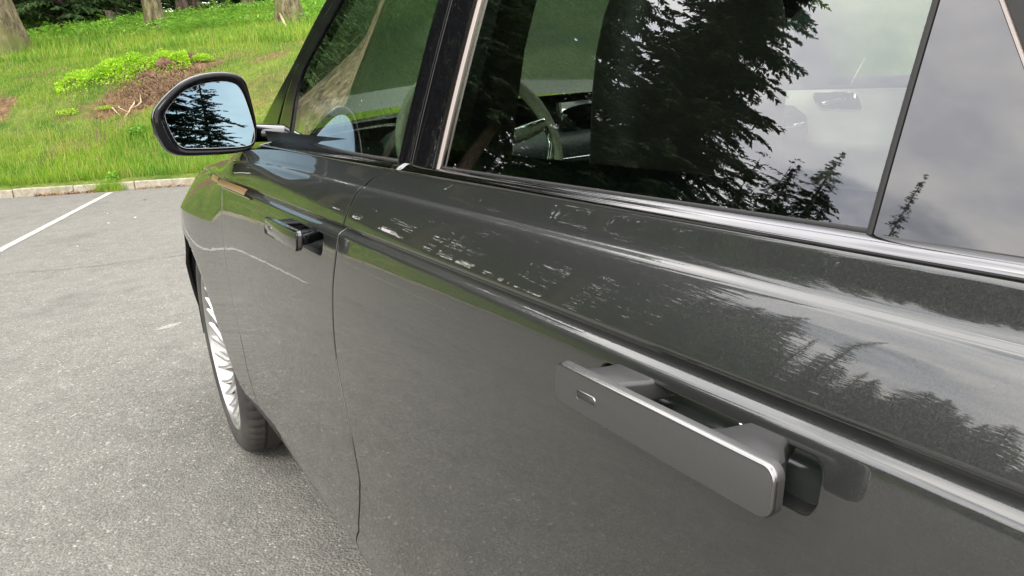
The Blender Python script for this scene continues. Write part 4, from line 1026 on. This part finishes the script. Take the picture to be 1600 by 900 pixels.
# ------------------------------------------------------------------ ferns
def fern(x, y, s, k, lab):
    e_ = empty('fern', (x, y, H1(x, y)), rnd.uniform(0, 6)); tag(e_, lab, 'fern', None)
    for i in range(k):
        a = 2*math.pi*i/k+rnd.uniform(-.3, .3); L_ = s*rnd.uniform(.75, 1.1); V = []; Fc = []; nn = 16
        for j in range(nn):
            t = (j+1)/nn; r = L_*t*.75; z = L_*(1.05*t-.55*t*t)*.9; wl = L_*.26*math.sin(math.pi*min(1, t*.92+.08))**.8*(1-t*.3); cx_, cy_ = r*math.cos(a), r*math.sin(a)
            for sg in (-1, 1):
                nx, ny = -math.sin(a)*sg, math.cos(a)*sg; b = len(V)
                V += [(cx_-.012*math.cos(a), cy_-.012*math.sin(a), z), (cx_+.018*math.cos(a), cy_+.018*math.sin(a), z+.004), (cx_+nx*wl+.05*L_*math.cos(a), cy_+ny*wl+.05*L_*math.sin(a), z-.10*wl-.01*L_)]; Fc.append((b, b+1, b+2))
        st = tube([(0, 0, 0)]+[(L_*t*.75*math.cos(a), L_*t*.75*math.sin(a), L_*(1.05*t-.55*t*t)*.9) for t in (.25, .5, .75, 1)], .005, 4)
        V, Fc = merge((V, Fc), st); obj('frond', V, Fc, m_fern, e_, smooth=False)
FE = [(3.0, 18.3, 'fern left of centre in front of the dark spruces'), (3.35, 17.2, 'tall fern right of the middle trunk'), (3.9, 18.0, 'fern between the middle and right trunks'), (2.7, 17.4, 'fern at the foot of the middle trunk'), (4.3, 19.0, 'fern behind the small trunks'), (1.2, 20.5, 'fern behind the small brown stump'), (.3, 21.2, 'fern right of the left trunk'), (1.8, 21.5, 'fern left of the middle trunk by the spruces'), (5.9, 18.2, 'fern right of the mossy trunk'), (4.4, 20.4, 'fern on the bank crest between trunks'), (3.3, 21.0, 'fern on the crest behind the middle trunk'), (5.2, 19.6, 'fern on the crest behind the mossy trunk')]
for i, (x, y, lab) in enumerate(FE): fern(x, y, rnd.uniform(.6, .95), 9, lab)
# low green growth on the crest (bracken mass)
n = 26000; X1 = rs.uniform(-3, 9, n); U1 = rs.uniform(8.2, 13, n); Y1 = yk_v(X1)+U1/.84; Z1 = hgt(X1, Y1)+rs.rand(n)*np.clip(.28+.22*wob(X1, Y1, 2.1), .05, .6)
tag(leafcloud(np.stack([X1, Y1, Z1], -1), .05, m_fern, 'bracken', asp=.35), kind='stuff')

# ------------------------------------------------------------------ trees
def trunkmesh(H, r0, flare, seed, lean=(0, 0), n=14, top=.1, fr=.35, fh=.5):
    r = random.Random(seed); ph = [r.uniform(0, 6.28) for _ in range(4)]; V = []; Fc = []; hs = [0, .04, .1, .2, .35, .55, .85, 1.3, 2, 3, 4.5, 6.5, 9, 12, 16, 21, 26]; hs = [h for h in hs if h < H]+[H]
    n = 28
    for h in hs:
        t = h/H; base = lerp(r0, r0*top, t**.9)
        for k in range(n):
            a = 2*math.pi*k/n; fl = flare*math.exp(-h/fh)*(1+fr*math.sin(4*a+ph[0])+.25*math.sin(7*a+ph[1])); rr = base+fl+base*.06*math.sin(5*a+ph[2]+h)
            V.append((rr*math.cos(a)+lean[0]*h, rr*math.sin(a)+lean[1]*h, h-.12))
    for i in range(len(hs)-1):
        for k in range(n): Fc.append((i*n+k, i*n+(k+1) % n, (i+1)*n+(k+1) % n, (i+1)*n+k))
    Fc.append(tuple(range((len(hs)-1)*n, len(hs)*n))); return V, Fc
def spruce_crown(H, Rb, h0, seed, whorls=46, per=8, droop=.35, twig=.20, dens=1., pw=.8, gap=.72):
    """needled branches as numpy arrays of small quads"""
    g = np.random.RandomState(seed); Q = []; BR = []
    for wi in range(whorls):
        h = h0+(H-h0)*((wi+g.rand()*.8)/whorls)**.92
        top = 1-(h-h0)/(H-h0); Lm = Rb*top**pw
        for b in range(per):
            a = g.rand()*6.283
            if g.rand() < .08 or math.sin(a*2.0+h*1.1+seed)*math.sin(a*3-h*.7) > gap: continue
            Lb = max(.15, Lm*g.uniform(.55, 1.12)); hb = h+g.uniform(-.2, .2); up = g.uniform(.05, .28); dr = droop*g.uniform(.7, 1.3)
            if Lb > 1.2 or g.rand() < .5:
                tt = np.linspace(0, 1, 5); BR.append((a, Lb, hb, up, dr))
            m_ = int(max(5, Lb*9*dens)); t = np.sort(g.uniform(.12, 1.0, m_)); sd_ = np.where(g.rand(m_) < .5, -1, 1)
            tl = np.minimum(.20*Lb+.12, .85)*(1.05-t*.75)*g.uniform(.6, 1.2, m_)
            th = a+sd_*g.uniform(.5, 1.15, m_); px = Lb*t; pz = hb+Lb*(up*t-dr*t*t)
            nq = 6
            for q in range(nq):
                f = (q+.5)/nq; L_ = tl*f
                cx_ = px*math.cos(a)+L_*np.cos(th); cy_ = px*math.sin(a)+L_*np.sin(th); cz_ = pz-L_*L_*.35-.10*L_-g.rand(m_)*.03
                dth = th+g.uniform(-.5, .5, m_); dx, dy, dz = np.cos(dth), np.sin(dth), -g.uniform(.1, .75, m_); ll = tl/nq*g.uniform(1.0, 2.0, m_); ww = twig*.17*g.uniform(.6, 1.3, m_)*(1.15-.7*f)
                ro = g.uniform(-1.2, 1.2, m_); nx, ny, nz = -dy*np.cos(ro), dx*np.cos(ro), np.sin(ro)
                c_ = np.stack([cx_, cy_, cz_], -1); d_ = np.stack([dx, dy, dz], -1)*ll[:, None]; n_ = np.stack([nx, ny, nz], -1)*ww[:, None]
                Q.append(np.stack([c_-d_-n_*.6, c_-d_+n_*.6, c_+d_+n_*.5, c_+d_-n_*.5], 1).reshape(-1, 3))
    P = np.concatenate(Q); parts = []
    for a, Lb, hb, up, dr in BR[::1]:
        r0 = .012+.012*Lb
        parts.append(tube([(Lb*t*math.cos(a), Lb*t*math.sin(a), hb+Lb*(up*t-dr*t*t)) for t in (0, .4, .8)], [r0, r0*.6, r0*.15], 3, False))
    return P, merge(*parts)
SPEC = {}
def spruce_proto(key, H, Rb, h0, seed, r0=.25, needle=None, **k):
    e_ = empty('spruce_tree'); P, br = spruce_crown(H, Rb, h0, seed, **k)
    npobj('crown', P, np.arange(len(P)).reshape(-1, 4), needle or m_needle, e_)
    V, Fc = trunkmesh(H*.97, r0, .12, seed); obj('trunk', V, Fc, m_bark_d, e_)
    obj('branches', *br, m_bark_d, e_)['kind'] = 'stuff'; SPEC[key] = [e_, False]
def copy_tree(src, parent=None):
    c_ = src.copy(); col.objects.link(c_); c_.parent = parent
    for ch in list(src.children): copy_tree(ch, c_)
    return c_
def put(key, x, y, s=1., rz=None, lab='', grp=None, cat='tree', zoff=0, name=None, sxy=1.):
    src, used = SPEC[key]; o = src if not used else copy_tree(src); SPEC[key][1] = True
    z = H1(x, y) if uof(np.array([x]), np.array([y]))[0] > .1 else 0.
    o.location = (x, y, z+zoff); o.rotation_euler = (0, 0, rnd.uniform(0, 6.28) if rz is None else rz); o.scale = (s*sxy, s*sxy, s)
    o['label'] = lab; o['category'] = cat
    if grp: o['group'] = grp
    return o
spruce_proto('tall', 30, 5.4, 7.5, 5, .38, whorls=88, per=10, twig=.42, dens=1.9, droop=.30)
spruce_proto('mid', 20, 4.0, .8, 8, .27, whorls=58, per=9, twig=.34, dens=1.7, droop=.26)
spruce_proto('thin', 20, 2.1, .6, 14, .2, whorls=64, per=8, twig=.26, dens=1.6, droop=.2)
spruce_proto('old', 26, 5.6, 3.5, 21, .36, whorls=50, per=9, twig=.42, dens=1.5, droop=.42, pw=.6)
spruce_proto('young', 6, 2.0, .15, 33, .08, needle=m_needle2, whorls=28, per=9, twig=.26, dens=2.2, droop=.3)
spruce_proto('high', 20, 4.8, 1.0, 41, .16, whorls=31, per=7, twig=.36, dens=1.1, droop=.14, pw=.5, gap=.10)
spruce_proto('airy', 13, 3.6, .8, 52, .16, whorls=34, per=9, twig=.34, dens=.85, droop=.34, pw=.5, gap=.12)
G1 = 'tall spruces in the wood that the car glass mirrors'
def pol(az, D): return D*math.sin(R(az)), -2.2+D*math.cos(R(az))
# (azimuth from the car, distance, kind, scale)
hero = [(-35.9, 32.5, 'tall', 1.06, 'tallest dark spruce mirrored in the middle of the rear window'),
        (-24.4, 33, 'tall', 1.04, 'dark spruce mirrored behind the steering wheel in the rear window'),
        (-48.6, 42, 'mid', .98, 'bushy spruce mirrored low at the right of the rear window'),
        (-54.6, 46, 'thin', 1.10, 'slim spruce tip mirrored just behind the rear window seal'),
        (-46.3, 40, 'mid', .84, 'second bushy spruce mirrored left of the lower one at the right of the rear window'),
        (-44.0, 46, 'old', .62, 'ragged spruce mirrored between the tallest and the bushy one')]
for az, D, k, s, lab in hero:
    x, y = pol(az, D); put(k, x, y, s, None, lab, sxy=1.45 if k == 'mid' else 1)
rows_ = []
for az, D, k, s in ((-21, 40, 'old', 1.05), (-17, 36, 'tall', .92), (-12.5, 41, 'old', 1.1), (-8, 37, 'tall', .9), (-3.5, 42, 'tall', 1.0), (-29.6, 44, 'old', .80), (-32.5, 50, 'mid', 1.0), (-40.2, 47, 'mid', 1.05), (-14.5, 50, 'tall', 1.), (-6, 50, 'old', 1.), (-19, 52, 'mid', 1.2), (-35, 56, 'mid', 1.2), (-42, 58, 'mid', 1.15), (-45.8, 60, 'mid', 1.2), (-50.2, 52, 'mid', .62), (-54.3, 50, 'mid', .62), (-55.6, 55, 'old', .50), (-56.9, 58, 'mid', .72), (-57.6, 52, 'thin', .56), (-38, 68, 'tall', .8), (-31, 70, 'tall', .78), (-10, 60, 'tall', 1.), (-1, 56, 'tall', 1.), (2, 44, 'old', 1.), (-16, 66, 'mid', 1.3)):
    
    if -47 < az < -21 and k == 'mid': k = 'high'
    if -44 < az < -26 and D > 52: continue
    x, y = pol(az, D); put(k, x, y, s, None, 'one of the dark spruces massed beyond the grass, mirrored in the car', G1)
for i in range(40):
    az = -57.5-i*.62+rnd.uniform(-.4, .4); D = rnd.uniform(50, 70); x, y = pol(az, D); s_ = rnd.choice([.34, .42, .5, .58, .66, .74])*(1 if az < -59 else .85)
    put(rnd.choice(['mid', 'old', 'thin', 'tall']) if s_ > .3 else 'mid', x, y, s_*(D/60)*rnd.uniform(.8, 1.1), None, 'one of the dark spruces massed beyond the grass, mirrored in the car', G1, sxy=rnd.uniform(1.1, 1.8))
for i in range(10):
    az = -46.5+i*2.9+rnd.uniform(-.4, .4); D = rnd.uniform(41, 46) if i % 2 else rnd.uniform(49, 56); x, y = pol(az, D)
    put('high', x, y, rnd.uniform(.78, 1.0)*(D/47)*(1.2 if -34 < az < -25 else 1), None, 'one of the dark spruces massed beyond the grass, mirrored in the car', G1, sxy=1.15)
for i in range(9):
    az = -49.5+i*3.6+rnd.uniform(-.6, .6); D = rnd.uniform(35.5, 47); x, y = pol(az, D)
    put('airy', x, y, rnd.uniform(.55, 1.05), None, 'one of the dark spruces massed beyond the grass, mirrored in the car', G1, sxy=rnd.uniform(1., 1.4))
# lower spruces filling the wood's edge
for i in range(44):
    az = -54+i*1.35+rnd.uniform(-.6, .6)
    if -48 < az < -19: continue
    D = rnd.uniform(41, 47) if i % 2 else rnd.uniform(50, 62); x, y = pol(az, D)
    put(rnd.choice(['mid', 'thin']), x, y, rnd.uniform(.5, .85), None, 'one of the dark spruces massed beyond the grass, mirrored in the car', G1, sxy=1.35)
# behind the photographer, mirrored in the door mirror
for x, y, k, s, lab in ((-2.6, -30, 'old', .60, 'ragged spruce behind the camera, mirrored large in the door mirror'), (.1, -34, 'mid', .50, 'lower spruce behind the camera, mirrored at the right of the door mirror'), (-5.8, -33, 'mid', .48, 'spruce behind the camera, mirrored at the left edge of the door mirror'), (-3.8, -40, 'mid', .62, 'spruce far behind the camera, mirrored low in the door mirror'), (-1.2, -42, 'mid', .55, 'farthest spruce behind the camera, mirrored between two others')):
    put(k, x, y, s, None, lab, sxy=1.4)
# young spruces behind the bank crest, seen directly
yo = [(.55, 23.5, 1.0, 'leftmost green young spruce beside the big left trunk'), (2.0, 24.2, .95, 'young spruce between the left and the middle trunk'), (-.7, 24.5, 1.1, 'young spruce behind the big left trunk'), (3.3, 25.5, .9, 'young spruce just right of the middle trunk'), (5.3, 24.5, .95, 'young spruce behind the far trunks'), (6.9, 24.0, 1., 'young spruce behind the mossy right trunk'), (8.6, 23.5, 1.0, 'young spruce at the right beside the windscreen pillar'), (1.2, 26.5, 1.15, 'young spruce farther back in the left gap'), (4.4, 28., 1.1, 'young spruce farther back in the right gap')]
for x, y, s, lab in yo: put('young', x, y, s, None, lab)
for i in range(16):
    x = -4+i*1.15+rnd.uniform(-.3, .3); y = rnd.uniform(29, 38); put(rnd.choice(['mid', 'thin', 'mid']), x, y, rnd.uniform(.5, .75), None, 'one of the dark spruces closing the wood behind the bank', 'dark spruces closing the wood behind the bank', sxy=1.2)
for i in range(30):
    az = 14+i*2.6+rnd.uniform(-.8, .8); D = rnd.uniform(50, 70); x, y = pol(az, D); put(rnd.choice(['mid', 'old', 'thin']), x, y, rnd.uniform(.5, .85), None, 'one of the dark spruces closing the wood behind the bank', 'dark spruces closing the wood behind the bank', sxy=1.2)
# loose leafy young trees along the wood's edge
def loosetree():
    e_ = empty('birch_tree'); P = []
    for _ in range(130):
        a = rs.rand()*6.283; h = rs.uniform(.4, 10.5); r = 2.8*math.sqrt(rs.rand())*(1-.55*(h/10.5)**2); c_ = np.array([r*math.cos(a), r*math.sin(a), h]); k = rs.randint(18, 60)
        P.append(c_+rs.randn(k, 3)*np.array([.26, .26, .13]))
    leafcloud(np.concatenate(P), .095, m_broad, 'crown', e_, asp=.5)
    V, Fc = trunkmesh(7.5, .07, .03, 4); obj('trunk', V, Fc, m_bark, e_); return e_
SPEC['loose'] = [loosetree(), False]
for i in range(5):
    az = -49+i*6.1+rnd.uniform(-.5, .5); D = rnd.uniform(31, 35.5); x, y = pol(az, D)
    put('loose', x, y, rnd.uniform(.7, 1.05), None, 'one of the loose leafy young trees along the edge of the mirrored wood', 'leafy young trees mirrored along the edge of the wood', sxy=rnd.uniform(1., 1.5))
# big trunks on the bank, with crowns far above the frame
def broad_crown(H, Rr, seed, n=14000, leaf=.09, h0=.42):
    g = np.random.RandomState(seed); Cs = []
    for _ in range(26):
        a = g.rand()*6.283; r = Rr*math.sqrt(g.rand())*.8; z = H*(h0+(1-h0)*g.rand()); Cs.append((r*math.cos(a)*(1.2-z/H), r*math.sin(a)*(1.2-z/H), z, Rr*g.uniform(.22, .42)))
    P = []
    for cx_, cy_, cz_, rr in Cs:
        q = g.randn(n//26, 3); q /= np.linalg.norm(q, axis=1)[:, None]; q *= rr*(g.rand(len(q), 1)**.35); P.append(q+np.array([cx_, cy_, cz_]))
    return np.concatenate(P), Cs
def bigtree(x, y, H, r0, flare, seed, lean, lab, mat=None, fr=.35, fh=.5):
    e_ = empty('pine_tree', (x, y, H1(x, y))); tag(e_, lab, 'tree')
    V, Fc = trunkmesh(H, r0, flare, seed, lean, fr=fr, fh=fh); obj('trunk', V, Fc, mat or m_bark, e_)
    P, Cs = broad_crown(H, 3.2, seed); P = P+np.outer(P[:, 2], np.array([lean[0], lean[1], 0])); leafcloud(P, .10, m_needle, 'crown', e_)
    V, Fc = merge(*[tube([(lean[0]*c_[2]*.8, lean[1]*c_[2]*.8, c_[2]*.8), (c_[0]*.5+lean[0]*c_[2], c_[1]*.5+lean[1]*c_[2], c_[2]*.93), (c_[0]+lean[0]*c_[2], c_[1]+lean[1]*c_[2], c_[2])], [.09, .05, .02], 5) for c_ in Cs]); obj('limbs', V, Fc, m_bark_d, e_)['kind'] = 'stuff'
bigtree(-1.0, 18.3, 15, .42, .30, 1, (-.02, 0), 'big flared trunk at the left edge of the photograph', fh=.9)
bigtree(2.47, 19.6, 16, .215, .09, 2, (-.05, 0), 'slim mottled trunk in the middle of the bank', fr=.15, fh=.6)
bigtree(5.12, 16.9, 16, .235, .17, 3, (-.04, 0), 'pale trunk with mossy foot beside the windscreen pillar', fr=.45)
bigtree(3.80, 23.6, 15, .17, .05, 4, (-.04, 0), 'left one of the two thin dark trunks right of the middle trunk', m_bark_d)
bigtree(4.36, 24.6, 15, .16, .05, 5, (-.04, 0), 'right one of the two thin dark trunks right of the middle trunk', m_bark_d)
bigtree(5.60, 23.0, 15, .19, .05, 6, (-.04, 0), 'thin grey trunk left of the mossy trunk')
bigtree(3.1, 26.0, 15, .17, .05, 7, (-.04, 0), 'dark trunk half hidden behind the middle trunk', m_bark_d)
# stumps
def stump(x, y, H, r, lab, mat):
    V, Fc = trunkmesh(H, r, r*.5, int(x*10), (-.15, 0), top=.75); o = obj('tree_stump', V, Fc, mat); o.location = (x, y, H1(x, y)); tag(o, lab, 'stump')
stump(1.70, 21.8, .62, .10, 'broken brown stump between the left and middle trunks', m_bark_d)
V, Fc = tube([(4.62, 15.9, H1(4.62, 15.9)+.38), (4.66, 15.85, H1(4.62, 15.9)+.22), (4.72, 15.8, H1(4.62, 15.9)-.02)], [.02, .028, .03], 7)
tag(obj('broken_branch', V, Fc, m_root), 'short pale broken branch standing at the foot of the mossy trunk', 'branch')
